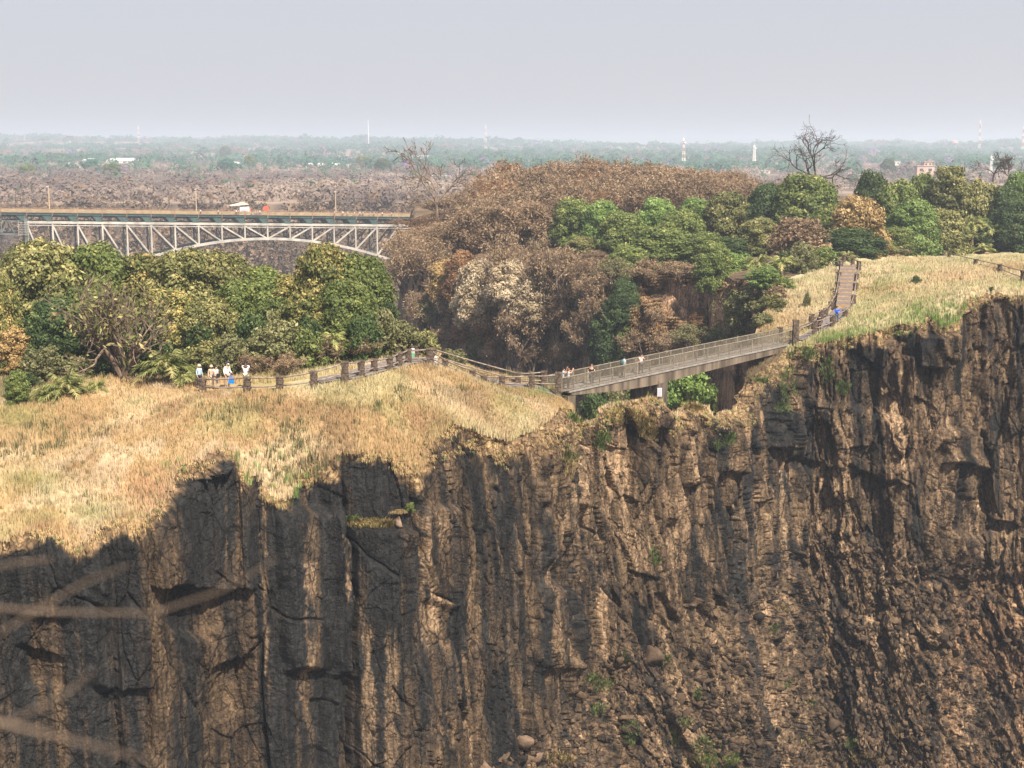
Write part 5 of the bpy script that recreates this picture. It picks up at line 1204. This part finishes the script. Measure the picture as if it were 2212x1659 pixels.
plant('dry2', 'dry_shrub', 'shrub', 840, 735, 70, 108.5, 'l_tan', 'pale dry thicket by the upper fence posts', g)
plant('shrub2', 'shrub', 'shrub', 975, 752, 70, 112, 'l_grey', 'leafy grey-green bush right of the hilltop fence post', g)
palm(145, 860, 98, 1.15, .4, 'large pale palm clump at the edge of the grass in the left foreground', 0)
palm(100, 865, 97.5, .8, .2, 'small yellowing palm left of the large palm clump', 1)
palm(365, 850, 100.5, 1.25, 1.2, 'green palm clump just left of the walkers', 0)
palm(395, 855, 99.5, .95, .5, 'drooping palm beside the first stone post', 2)
palm(722, 780, 105.5, .8, 1.6, 'palm with upright fronds above the asphalt path', 1)
palm(212, 865, 99.5, .6, .1, 'low palm tuft at the right side of the large palm clump', 2)

# ---- green trees in the middle and at the right
g = 'green trees of the far headland'
R_ = [
 ('dense0', 1240, 425, 105, 232, 'l_green', 'leftmost green tree amid the brown scrub, layered crown'),
 ('dense1', 1300, 432, 110, 228, 'l_bright', 'bright yellow-green tree next to the leftmost green tree'),
 ('dense2', 1345, 455, 120, 222, 'l_green', 'pale green spreading tree right of the bright yellow-green one'),
 ('dense3', 1415, 425, 110, 226, 'l_bright', 'tall bright green tree in the centre of the green belt'),
 ('dense0', 1470, 450, 120, 218, 'l_green', 'mid-green tree behind the large arching tree'),
 ('dense1', 1500, 425, 90, 232, 'l_bright', 'lime-green tree below the brown ridge left of the tall grey-green tree'),
 ('dense2', 1570, 412, 120, 228, 'l_olive', 'tall grey-green rounded tree in the middle of the green belt'),
 ('dense3', 1430, 490, 170, 204, 'l_green', 'large arching green tree above the orange rock slope'),
 ('dense1', 1360, 530, 110, 198, 'l_green', 'green tree hanging low at the left of the arching tree'),
 ('dense0', 1260, 510, 90, 224, 'l_olive', 'small olive tree under the leftmost green trees'),
 ('dense2', 1285, 540, 80, 214, 'l_brown', 'grey-brown leafless tree between the green trees and the cream blossom'),
 ('dense3', 1520, 500, 110, 202, 'l_green', 'green tree right of the large arching tree'),
 ('dense0', 1570, 510, 100, 206, 'l_dark', 'dark tree in the heart of the green belt'),
 ('dense1', 1640, 470, 110, 212, 'l_olive', 'olive tree left of the dry-leaved brown tree'),
 ('dense2', 1660, 395, 120, 226, 'l_dark', 'dark green tree under the spreading bare tree, left side'),
 ('dense3', 1735, 372, 160, 222, 'l_green', 'broad green tree right under the spreading bare tree'),
 ('open1', 1720, 462, 150, 196, 'l_brown', 'brownish sparse-leaved tree above the stairs, left of the ochre tree'),
 ('dense0', 1790, 440, 100, 212, 'l_green', 'green tree between the sparse brownish tree and the ochre tree'),
 ('dense1', 1848, 422, 140, 205, 'l_gold', 'ochre-topped tree above the head of the stairs'),
 ('dense2', 1838, 490, 150, 202, 'l_dark', 'dense dark green tree right over the head of the stairs'),
 ('dense3', 1875, 365, 90, 226, 'l_dark', 'dark green tree top behind the ochre-topped tree'),
 ('dense0', 1935, 385, 110, 222, 'l_green', 'green tree right behind the ochre-topped tree'),
 ('dense1', 1965, 430, 130, 214, 'l_bright', 'bright green tree right of the ochre-topped tree'),
 ('dense2', 1985, 372, 100, 230, 'l_green', 'green treetop below the broad pinkish building, left side'),
 ('tall0', 2045, 348, 110, 226, 'l_olive', 'tallest olive-green tree in front of the broad pinkish building'),
 ('dense3', 2030, 450, 130, 218, 'l_olive', 'grey-olive tree below the tallest olive-green tree'),
 ('dense0', 2110, 385, 120, 228, 'l_olive', 'olive tree below the white lattice mast'),
 ('dense1', 2160, 400, 110, 226, 'l_dark', 'dark tree near the right edge, behind the darkest tree'),
 ('dense2', 2195, 368, 110, 232, 'l_bright', 'fresh green tree top at the right edge'),
 ('dense3', 2195, 430, 120, 222, 'l_dark', 'darkest tree at the right edge'),
 ('dense0', 2105, 470, 110, 224, 'l_dark', 'dark bushy tree behind the tall palms at the right'),
 ('dense1', 1930, 490, 100, 210, 'l_green', 'lower green tree right of the dark tree over the stairs'),
 ('dense1', 2300, 380, 130, 226, 'l_green', 'green tree just beyond the right edge of the view'),
 ('dense3', 2400, 385, 140, 224, 'l_olive', 'olive tree beyond the right edge of the view'),
 ('dense0', 2500, 380, 140, 226, 'l_dark', 'dark tree well beyond the right edge of the view'),
 ('shrub0', 1990, 500, 90, 216, 'l_grey', 'grey-green shrub at the edge of the right meadow'),
 ('shrub1', 2060, 505, 90, 222, 'l_green', 'green shrub at the edge of the right meadow beside the palms'),
 ('shrub2', 2190, 505, 80, 226, 'l_brown', 'brown shrub behind the low far-right fence'),
 ('shrub0', 1925, 530, 80, 208, 'l_brown', 'brown-grey shrub at the meadow edge right of the stair head'),
 ('shrub1', 1880, 535, 50, 200, 'l_gold', 'low ochre shrub beside the head of the stairs'),
 ('shrub2', 1770, 530, 95, 187, 'l_green', 'yellow-green bush left of the head of the stairs'),
 ('shrub0', 1730, 520, 80, 183, 'l_grey', 'dull green bush left of the yellow-green bush by the stairs'),
 ('shrub1', 1650, 575, 90, 172, 'l_bright', 'pale fresh green bush at the left rim of the stair meadow'),
 ('shrub2', 1590, 545, 80, 190, 'l_bright', 'fresh light green bush under the fan-shaped palm'),
 ('dense1', 1555, 540, 95, 190, 'l_bright', 'light green bushy tree at the top of the orange rock slope')]
for k, px, yt, w, D, lf, lb in R_:
    sh = 'shrub' in lb or 'bush' in lb
    plant(k, 'shrub' if sh else 'broadleaf_tree', 'shrub' if sh else 'tree', px, yt, w, D, lf, lb, g, 'bark')
for i, (px, py, w, h, lf) in enumerate([(1668, 668, 70, 42, 'l_olive'), (1652, 705, 60, 38, 'l_grey'), (1692, 628, 62, 40, 'l_green'), (1640, 738, 46, 26, 'l_grey'), (1680, 645, 60, 36, 'l_brown')]):
    p = top_at(px, py); plant('shrub%d' % (i % 3), 'shrub', 'shrub', px, 0, w, p[1], lf, ['olive bush on the left rim of the stair meadow, halfway up', 'grey-green bush on the left rim of the stair meadow above the railing', 'green bush near the top of the left rim of the stair meadow', 'low grey bush just above the right end of the footbridge railing', 'brown-grey bush on the left rim of the stair meadow'][i], 'bushes along the stair meadow rim', z=p[2]-.3, H=h*p[1]/FPX)
# bushes rooted on rock faces
def wplant(key, px, yb_, yt, w, lf, lb, wall=2, name='shrub', cat='shrub', off=0., gname='bushes on the rock faces'):
    p = (wall2_at if wall == 2 else wall_at)(px, yb_); return plant(key, name, cat, px, yt, w, p[1]+off, lf, lb, gname, z=p[2])
wplant('dense0', 1322, 782, 640, 105, 'l_dark', 'dark green tree clinging to the rock behind the footbridge', name='broadleaf_tree', cat='tree')
wplant('dense2', 1350, 700, 600, 80, 'l_dark', 'upper dark green tree on the rock behind the footbridge', name='broadleaf_tree', cat='tree')
wplant('shrub0', 1355, 780, 690, 60, 'l_green', 'leafy green bush right of the dark tree behind the footbridge')
wplant('shrub1', 1028, 782, 742, 44, 'l_olive', 'small olive bush at the foot of the shaded rock wall')
wplant('dense3', 1540, 622, 520, 90, 'l_green', 'green tree at the crest of the orange rock slope', name='broadleaf_tree', cat='tree')
wplant('shrub2', 1610, 700, 620, 90, 'l_olive', 'olive bush beside the left rim of the stair meadow')
wplant('shrub0', 1640, 660, 600, 100, 'l_grey', 'grey-green bush against the stair meadow')
wplant('shrub1', 1600, 745, 670, 85, 'l_grey', 'grey bush just above the right half of the footbridge')
wplant('shrub2', 1560, 760, 700, 80, 'l_grey', 'dull bush above the middle of the footbridge')
wplant('shrub2', 1665, 640, 590, 60, 'l_olive', 'small olive bush at the top of the stair meadow rim')
for i, (px, yb_, yt, w, lf) in enumerate([(985,700,610,80,'l_tan'),(1045,790,700,80,'l_grey'),(1120,760,660,90,'l_tan'),(1170,730,640,90,'l_grey'),(1265,760,670,80,'l_tan'),(1290,720,640,80,'l_brown'),(905,700,630,60,'l_brown'),(940,720,650,70,'l_grey'),(1575,690,630,60,'l_olive'),(900,620,530,90,'l_tan'),(880,575,500,80,'l_tan'),(925,600,520,90,'l_brown'),(960,640,560,80,'l_gold'),(1000,640,540,90,'l_rust'),(1030,690,560,110,'l_cream'),(1060,740,620,110,'l_rust'),(1020,730,640,90,'l_rust'),(1100,660,560,110,'l_cream'),(1140,680,580,110,'l_cream'),
        (1180,660,560,90,'l_tan'),(1220,640,540,100,'l_tan'),(1200,740,650,90,'l_brown'),(1240,700,620,90,'l_tan'),(1280,660,590,80,'l_tan'),(1400,610,560,90,'l_brown'),(1470,605,565,80,'l_tan'),(1390,770,715,90,'l_tan'),(1440,760,720,70,'l_tan'),(1490,750,700,80,'l_grey'),
        (1150,800,740,70,'l_brown'),(1080,800,740,80,'l_brown'),(1230,790,740,60,'l_tan'),(970,760,690,70,'l_brown'),(1270,620,560,90,'l_brown'),(1160,600,520,90,'l_tan'),(1090,600,510,100,'l_tan'),(1330,620,560,80,'l_grey'),(1412,700,665,45,'l_tan'),(1510,700,665,45,'l_rust')]):
    lab = {'l_tan': 'pale dry', 'l_brown': 'brown leafless', 'l_gold': 'ochre-leaved', 'l_rust': 'rust-coloured', 'l_cream': 'cream-blossomed', 'l_grey': 'grey-green', 'l_olive': 'olive'}[lf]
    where = 'at the left end of the brown headland' if px < 950 else 'on the shaded rock wall behind the fence' if px < 1240 else 'on the orange rock slope above the footbridge'
    key = 'dense%d' % (i % 4) if lf in ('l_rust', 'l_cream', 'l_gold') else 'dry%d' % (i % 4)
    wplant(key, px, yb_, yt, w, lf, '%s tree growing %s' % (lab, where), name='dry_tree' if key[1] == 'r' else 'broadleaf_tree', cat='tree', gname='dry trees on the middle rock face', off=-1.)
plant('dense1', 'broadleaf_tree', 'tree', 1180, 488, 105, 236, 'l_cream', 'broad cream-blossomed tree on the slope left of the green belt', g)
plant('dense2', 'broadleaf_tree', 'tree', 960, 540, 40, 232, 'l_dark', 'small dark green bush amid the tan scrub', g)
plant('dry0', 'dry_tree', 'tree', 1095, 352, 140, 305, 'l_rust', 'tall rust-brown tree crowning the left of the brown hill', 'dry trees of the middle hill')
plant('dry3', 'dry_tree', 'tree', 1052, 392, 90, 300, 'l_rust', 'rust-brown tree left below the tallest rust-brown tree', 'dry trees of the middle hill')
hs = [(850,515),(900,500),(950,492),(1000,472),(1035,425),(1065,372),(1080,358),(1130,380),(1180,352),(1250,360),(1350,362),(1450,368),(1550,378),(1600,388),(1660,405),(1720,420)]
i = 0
for row, D in enumerate((338, 318, 298, 278, 262, 247, 236)):
    n = [24, 24, 24, 22, 18, 15, 12][row]; x0, x1 = [(1000, 1720), (980, 1720), (930, 1700), (890, 1640), (865, 1560), (865, 1300), (870, 1240)][row]
    for j in range(n):
        px = x0+(x1-x0)*(j+.5+rng.random()*.6-.3)/n; q = P(px, 500, D); gz = ground(q[0], D)
        top = np.interp(px, *zip(*hs)); zmax = P(px, top, D)[2]; H = min(zmax-gz, 6.5+2*rng.random()) if row else zmax-gz+rng.normal()*1.3
        H = max(2.5, H+rng.normal()*.3); i += 1; lf = ['l_brown', 'l_tan', 'l_brown', 'l_rust', 'l_brown', 'l_tan', 'l_brown', 'l_brown'][rng.integers(0, 8)]
        zn = 'along the skyline of the brown hill' if row < 2 else ('on the left slope of the brown hill' if px < 1150 else 'on the brown hill behind the green trees')
        nm = {'l_brown': 'brown', 'l_tan': 'pale tan', 'l_rust': 'rusty'}[lf]
        plant('dry%d' % rng.integers(0, 4), 'dry_tree', 'tree', px, 0, (80+40*rng.random())*262/D, D, lf, '%s twiggy tree %s' % (nm, zn), 'dry trees of the middle hill', 'twig', H=H)
# palms of the right edge and the middle
for px, py, D, s, th, lb in [(1637,570,176,1.5,2.2,'fan-shaped palm above the pale fresh green bush'),(1690,575,180,1.2,1.5,'palm behind the bushes left of the stairs'),(1830,552,196,.9,.3,'low palm tuft behind the head of the stairs'),(1905,545,206,1.1,1.2,'palm at the meadow edge left of the tall palms'),
        (1975,545,212,1.3,2.4,'slender palm at the meadow edge between the shrubs'),(2072,540,218,1.5,3.4,'left one of the tall palms at the right meadow edge'),(2100,540,220,1.5,4.2,'middle one of the tall palms at the right meadow edge'),(2140,540,222,1.5,3.2,'right one of the tall palms at the right meadow edge'),
        (2035,545,216,1.2,1.0,'short palm left of the tall palms'),(2125,545,219,1.2,.8,'short palm below the tall palms'),(1950,552,209,1.1,.6,'low palm among the brown shrubs of the meadow edge'),(1655,590,172,1.0,.5,'low palm right of the fan-shaped palm')]:
    palm(px, py, D, s, th, lb, int(px) % 3)
# understory that closes the foot of the woods
for i, (px, D, w, H) in enumerate([(1700,190,80,3.2),(1740,195,80,4),(1790,203,80,5),(1850,206,80,5),(1880,208,80,4.2),(1960,216,90,4.4),(2010,220,90,4.2),(2050,226,90,4.5),(2100,227,90,4.2),(2150,229,90,4.2),(2200,230,90,4.4)]):
    plant('shrub%d' % (i % 3), 'shrub', 'shrub', px, 0, w, D, ['l_dark', 'l_green', 'l_grey'][i % 3], '%s undergrowth bush below the trees at the back of the meadow' % ['dark', 'green', 'grey-green'][i % 3], 'undergrowth behind the meadow', H=H)
for i, px in enumerate((-20, 30, 80, 140, 200, 260, 320, 380, 430, 480, 540, 600, 660, 720, 780, 830)):
    plant('shrub%d' % (i % 3), 'shrub', 'shrub', px, 0, 95, 106+(i % 2)*2.5, ['l_dark', 'l_green', 'l_dark', 'l_grey'][i % 4], '%s undergrowth bush at the shady foot of the left wood' % ['dark', 'green', 'dark', 'grey-green'][i % 4], 'undergrowth of the left wood', H=3.4+rng.random())
# bushes below the footbridge
plant('shrub0', 'shrub', 'bush', 1488, 785, 135, 136, 'l_bright', 'bright green leafy bush under the footbridge right of the pier', 'bushes below the footbridge', z=P(1488, 900, 136)[2])
plant('shrub2', 'shrub', 'bush', 1445, 812, 60, 137, 'l_bright', 'small bright green bush touching the pier on its right', 'bushes below the footbridge', z=P(1445, 905, 137)[2])
plant('shrub1', 'shrub', 'bush', 1535, 835, 50, 138, 'l_green', 'green bush at the right end of the gap under the footbridge', 'bushes below the footbridge', z=P(1535, 900, 138)[2])
plant('shrub1', 'shrub', 'bush', 1380, 830, 90, 150, 'l_green', 'green bush left of the pier under the footbridge', 'bushes below the footbridge', z=P(1380, 900, 150)[2])
plant('shrub2', 'shrub', 'bush', 1285, 838, 80, 135, 'l_dark', 'dark bush in the shade beside the left abutment', 'bushes below the footbridge', z=P(1285, 935, 135)[2])
plant('shrub0', 'shrub', 'bush', 1325, 832, 80, 145, 'l_grey', 'grey-green bush between the left abutment and the pier', 'bushes below the footbridge', z=P(1325, 915, 145)[2])
for i, (px, py, w, h, lf, lb) in enumerate([(880,1103,24,20,'l_green','small green shrub on the cliff beside the tufted boulder'),(1980,612,24,18,'l_dark','dark green shrub pair in the pale meadow'),(2143,632,14,14,'l_dark','tiny dark shrub at the right rim of the meadow'),(1745,665,18,36,'l_grey','thin wispy shrub right of the stairs')]):
    if i == 0: p = wall_at(px, py)
    else: p = top_at(px, py)
    plant('shrub%d' % (i % 3), 'shrub', 'shrub', px, 0, w, p[1]-.1, lf, lb, 'lone shrubs', z=p[2], H=h*p[1]/FPX)
p = wall_at(862, 1128); o = empty('boulder', p+np.array([0, -.2, 0])); tag(o, 'block-shaped boulder capped with dry grass on the cliff ledge', 'rock')
V, Fc = RP[3]; link('rock', mesh_np('rock', V*np.array([.55, .5, .62])+[0, 0, .2], Fc, np.tile([.20, .14, .10], (len(V), 1))), M['rubble'], o)
tv, tf, tc = tufts(np.stack([rng.normal(size=90)*.25, rng.normal(size=90)*.2, np.full(90, .72)], -1), np.full(90, .28), .03, 6, np.tile([.46, .34, .16], (90, 1)), hang=np.tile([[0, -.3, -.6]], (90, 1)))
link('grass_cap', mesh_np('grass_cap', tv, tf, tc), M['grass'], o)['kind'] = 'stuff'
for i, (px, py, s) in enumerate([(1150,1632,1.5),(1130,1600,1.1),(1175,1585,.9),(1045,1650,1.3),(1400,1420,1.6),(1085,1640,.9),(1430,1455,.8)]):
    p = wall_at(px, py); o = empty('boulder', p); tag(o, ['large pale brown boulder at the foot of the cliff, bottom centre', 'angular boulder just above the large pale one', 'boulder on the scree right of the angular one', 'low boulder at the bottom edge left of centre', 'wedge-shaped dark boulder on the upper scree', 'rounded boulder beside the large pale one', 'small boulder below the wedge-shaped one'][i], 'rock', 'boulders on the scree')
    V, Fc = RP[i % 8]; q = Matrix.Rotation(i*1.3, 3, 'Z'); link('rock', mesh_np('rock', (V*s*np.array([1.1, .8, .7]))@np.array(q).T, Fc, np.tile(np.array([.15, .10, .066])*(1 if i < 4 else .6), (len(V), 1))), M['rubble'], o)

# two big bare trees
bare_tree('tall bare pale-limbed tree at the left end of the brown hill', 944, 458, 258, 13.0, 14.6, .5, 11, 5, (0.3, 0), [(-1, 0, .75, 1.25), (-.45, .3, 1.3, 1.3), (.15, -.2, 1.5, 1.35), (.75, .2, 1.1, 1.25), (1, 0, .6, 1.), (-.9, -.2, .35, 1.0)], 'bark', .075)
bare_tree('spreading dark bare tree rising above the green trees on the right', 1762, 400, 236, 11.0, 14, .42, 23, 5, (0, 0), [(-1, 0, .85, 1.5), (-.3, .2, 1.4, 1.5), (.05, -.2, 1.6, 1.6), (.9, .2, .6, 1.3), (-1.0, -.1, .45, 1.3), (.9, -.2, .25, 1.1)], 'bark_dark', .04)
for i, (px, py, D, H, lb) in enumerate([(2145,385,300,5.5,'small dark bare tree behind the treetops at the right'),(2180,388,300,5,'small dark bare tree at the far right behind the fresh green tree'),(500,437,600,9,'white dead tree standing above the booth on the arch bridge'),(815,440,600,10,'white dead tree left of the tall bare tree'),(870,442,600,11,'white dead tree directly behind the tall bare tree'),(640,432,620,9,'grey dead tree above the right half of the arch bridge')]):
    bare_tree(lb, px, py, D, H, 8, .2, 40+i, 4, (0, 0), [(-.8, 0, 1, 1.2), (0, .2, 1.4, 1.3), (.8, 0, 1, 1.2), (.2, .3, .8, .9)], 'bark_pale' if D > 500 else 'bark_dark', .05)

# ---- far scrub and woods
def clumps(name, n, d0, d1, pal, rmin, rmax, nl, hmul=1., dens=None, pw=1., sz=.34):
    a = -.58+1.12*rng.random(n); y = np.sqrt(d0*d0+(d1*d1-d0*d0)*rng.random(n)**pw); x = a*y; z = G4(x, y)
    px = 1106+FPX*a
    if dens is not None:
        k = rng.random(n) < dens(x, y, px); x, y, z, px = x[k], y[k], z[k], px[k]
    n = len(x); r = rmin+(rmax-rmin)*rng.random(n)**2; d = rdirs(n*nl); d[:, 2] = np.abs(d[:, 2])*1.1-.05; R_ = np.repeat(r, nl)
    sh = .8+.25*rng.random(n*nl); C = np.stack([np.repeat(x, nl)+d[:, 0]*R_*sh, np.repeat(y, nl)+d[:, 1]*R_*sh, np.repeat(z, nl)+(d[:, 2]*R_*hmul+R_*.25)*sh], -1)
    S = R_*sz*(.6+.8*rng.random(n*nl)); nn = d+np.array([0, -.25, 0])+rdirs(n*nl)*.4; nn /= np.linalg.norm(nn, axis=1)[:, None]
    q = rdirs(n*nl); A_ = np.cross(nn, q); A_ /= np.linalg.norm(A_, axis=1)[:, None]; B_ = np.cross(nn, A_)
    V = np.stack([C-A_*S[:, None]*.6, C+A_*S[:, None]*.6-B_*S[:, None]*.3, C+B_*S[:, None]*.8], 1).reshape(-1, 3)
    cc = pal(x, y, px); cc = np.repeat(np.repeat(cc*(.85+.3*rng.random((n, 1))), nl, 0)*(.9+.2*rng.random((n*nl, 1))), 3, 0)
    tag(link(name, mesh_np(name, V, np.arange(len(V)).reshape(-1, 3), cc), M['farleaf']), kind='stuff')
def pal_dry(x, y, px):
    t = fbm(x*.012, y*.006, 501, 3)[:, None]; c = mix([.125, .094, .082], [.235, .178, .142], sstep(.35, .65, t[:, 0])); g_ = rng.random(len(x)); c = np.where((g_ < .03+.22*sstep(700, 1500, y))[:, None], np.array([.055, .105, .05]), c); return np.where(((g_ > .9))[:, None], np.array([.17, .11, .07]), c)
def pal_green(x, y, px):
    g_ = fbm(x*.006, y*.003, 502, 3)+.25*(rng.random(len(x))-.5); c = mix([.022, .070, .040], [.05, .12, .065], rng.random(len(x))); c = np.where((g_ > .70)[:, None], np.array([.15, .11, .09]), c)
    return np.where((rng.random(len(x)) < .015)[:, None], np.array([.20, .12, .26]), c)
gfar = lambda x, y: np.clip((y-700-600*fbm(x*.003, y*.002+1, 503, 3))/600, 0, 1)
clumps('far_scrub', 15000, 560, 1750, pal_dry, 1.8, 4.2, 44, 1.2, lambda x, y, px: (1-gfar(x, y)*.8)*sstep(.25, .6, fbm(x*.015, y*.008, 504, 3))*np.where((px > 1050) & (y < 800), .3, 1), 1.)
clumps('far_woods', 15000, 1150, 4700, pal_green, 4, 10.5, 50, .95, lambda x, y, px: np.clip(gfar(x, y)+.12, 0, 1)*sstep(.2, .5, fbm(x*.006, y*.003, 505, 3)), .85)
clumps('horizon_woods', 4500, 4000, 4900, pal_green, 6, 24, 44, .8, None, 1.)
clumps('edge_scrub', 2600, 552, 760, pal_dry, 1.6, 4.2, 60, 1.2, lambda x, y, px: (px < 1050)*1., 1.)
# scrub on the gorge side under the arch bridge
def side_scrub(n):
    a = -.5+.62*rng.random(n); t = rng.random(n); a_i = np.clip(np.searchsorted(a4, a), 0, NF-1); j = np.clip((t*wn).astype(int), 0, wn-1)
    p = np.stack([xw[j, a_i], yw[j, a_i], zw[j, a_i]], -1)+np.array([0, -1., .5]); nl = 26; r = 1.3+2.6*rng.random(n)**2; d = rdirs(n*nl); R_ = np.repeat(r, nl); C = np.repeat(p, nl, 0)+d*R_[:, None]; S = R_*.45
    nn = rdirs(n*nl); q = rdirs(n*nl); A_ = np.cross(nn, q); V = np.stack([C-A_*S[:, None]*.6, C+A_*S[:, None]*.6, C+nn*S[:, None]*.8], 1).reshape(-1, 3)
    cc = np.repeat(np.repeat(mix([.11, .075, .05], [.24, .165, .11], rng.random(n)), nl, 0)*(.75+.5*rng.random((n*nl, 1))), 3, 0)
    tag(link('gorge_scrub', mesh_np('gorge_scrub', V, np.arange(len(V)).reshape(-1, 3), cc), M['farleaf']), kind='stuff')
side_scrub(8500)
for px, yt, yb_, w, lf, lb, nm in [(70,356,380,38,'l_green','round green tree in the brown plain at the far left','broadleaf_tree'),(252,354,382,42,'l_green','green tree just below the large white shed','broadleaf_tree'),(140,332,350,50,'l_dark','broad dark green tree left of the pale sheds','broadleaf_tree'),(546,337,366,26,'l_green','tall green tree right of the long pinkish building','broadleaf_tree'),
        (790,338,362,40,'l_green','round green tree right of the pair of white cottages','broadleaf_tree'),(830,345,372,40,'l_dark','dark green tree at the edge of the town left of the bare tree','broadleaf_tree'),(1908,345,378,36,'l_dark','round green tree left of the cream block','broadleaf_tree'),(495,318,345,28,'l_dark','dark green tree left of the long pinkish building','broadleaf_tree')]:
    D = farD(px, yb_); q = P(px, yb_, D); plant('dense0', nm, 'tree', px, yt, w, D, lf, lb, 'lone trees of the far plain', z=float(G4(q[0], q[1])), H=(yb_-yt)*D/FPX*1.1)
D = farD(661, 358); q = P(661, 358, D); o = empty('conifer', q); tag(o, 'narrow dark conifer beside the long white-roofed building', 'tree'); h = 31*D/FPX
L = [((0, 0, h*(.12+.88*s)), (h*.17*(1.05-s)+.2, h*.17*(1.05-s)+.2, h*.045)) for s in np.linspace(0, 1, 12)]; link('crown', crown_mesh('crown', L, 60, h*.05), M['l_dark'], o); mb = MB(); mb.tube([(0, 0, -1), (0, 0, h)], [h*.03, .1], 6); mb.build('trunk', M['bark_dark'], o)

# stalks right in front of the camera, far out of focus
for i, (pts, r, lb) in enumerate([([(-60,1310,1.9),(120,1322,1.95),(330,1325,2.),(480,1275,2.05),(600,1205,2.1)], .0045, 'long blurred dry stalk curving up across the left foreground'),
        ([(-60,1545,1.5),(60,1575,1.5),(160,1600,1.55),(330,1645,1.6)], .006, 'thick blurred dry stalk at the lower left corner'),
        ([(-50,1400,1.8),(60,1330,1.8),(180,1260,1.85),(280,1220,1.9)], .0035, 'thin blurred stalk rising steeply at the left edge'),
        ([(-50,1590,1.7),(60,1540,1.7),(140,1500,1.7),(200,1450,1.75)], .004, 'short blurred stalk above the thick one in the corner'),
        ([(-50,1235,2.),(40,1215,2.),(110,1208,2.)], .0035, 'uppermost faint blurred stalk at the left edge')]):
    P0 = P(*pts[0]); o = empty('grass_stalk', P0); tag(o, lb, 'stalk', 'blurred stalks near the lens'); mb = MB(); mb.tube([P(*p)-P0 for p in pts], [r*.5*(1-.15*k) for k in range(len(pts))], 8); mb.build('stem', M['twig'], o, True)

# ================================================================== AIR, LIGHT, CAMERA
HAZE = 3.0e-4
m = bpy.data.materials.new('haze'); m.use_nodes = True; nt = m.node_tree; nt.nodes.remove(nt.nodes['Principled BSDF'])
pv = nt.nodes.new('ShaderNodeVolumePrincipled'); pv.inputs['Density'].default_value = HAZE; pv.inputs['Color'].default_value = (.76, .87, 1.0, 1); pv.inputs['Anisotropy'].default_value = .15
nt.links.new(pv.outputs[0], nt.nodes['Material Output'].inputs['Volume'])
mb = MB(); mb.box((0, 3600, -18), (9000, 7600, 180)); hz_ = mb.build('haze', m); tag(hz_, kind='stuff')

SE, SA = math.radians(50), math.radians(151)
w = bpy.data.worlds.new('World'); scene.world = w; w.use_nodes = True; nt = w.node_tree; bg = nt.nodes['Background']
sky = nt.nodes.new('ShaderNodeTexSky'); sky.sky_type = 'NISHITA'; sky.sun_disc = False; sky.sun_elevation = SE; sky.sun_rotation = SA; sky.altitude = 900; sky.air_density = 1.0; sky.dust_density = 5.0; sky.ozone_density = 1.0
# thin pale haze veil over the sky, thickest towards the horizon
tc = nt.nodes.new('ShaderNodeTexCoord'); sx_ = nt.nodes.new('ShaderNodeSeparateXYZ'); mr = nt.nodes.new('ShaderNodeMapRange'); mx = nt.nodes.new('ShaderNodeMix'); mx.data_type = 'RGBA'
mr.inputs['From Min'].default_value = 0; mr.inputs['From Max'].default_value = .7; mr.inputs['To Min'].default_value = .88; mr.inputs['To Max'].default_value = .35
nt.links.new(tc.outputs['Generated'], sx_.inputs[0]); nt.links.new(sx_.outputs['Z'], mr.inputs['Value']); nt.links.new(mr.outputs['Result'], mx.inputs[0])
nt.links.new(sky.outputs[0], mx.inputs[6]); mx.inputs[7].default_value = (3.18, 3.04, 3.27, 1); nt.links.new(mx.outputs[2], bg.inputs['Color']); bg.inputs['Strength'].default_value = .10
sl = bpy.data.lights.new('sun', 'SUN'); sl.energy = 4.8; sl.angle = math.radians(.5); sl.color = (1, .90, .76)
so_ = bpy.data.objects.new('sun', sl); COL.objects.link(so_); sv = Vector((math.cos(SE)*math.sin(SA), math.cos(SE)*math.cos(SA), math.sin(SE))); so_.rotation_euler = sv.to_track_quat('Z', 'Y').to_euler(); so_.location = sv*300
cd = bpy.data.cameras.new('camera'); cam = bpy.data.objects.new('camera', cd); COL.objects.link(cam); scene.camera = cam
cd.sensor_width = 36; cd.lens = 36*FPX/2212; cd.clip_start = .1; cd.clip_end = 30000
cam.location = (0, 0, 0); cam.rotation_euler = (math.pi/2-PITCH, 0, 0)
cd.dof.use_dof = True; cd.dof.focus_distance = 120; cd.dof.aperture_fstop = 2.8
scene.view_settings.view_transform = 'Standard'; scene.view_settings.look = 'None'; scene.view_settings.exposure = .95; scene.view_settings.gamma = 1
scene.cycles.max_bounces = 6; scene.cycles.diffuse_bounces = 3; scene.cycles.transparent_max_bounces = 4; scene.cycles.volume_bounces = 1; scene.cycles.transmission_bounces = 3
scene.cycles.use_adaptive_sampling = True
scene.render.resolution_x = 1024; scene.render.resolution_y = 768
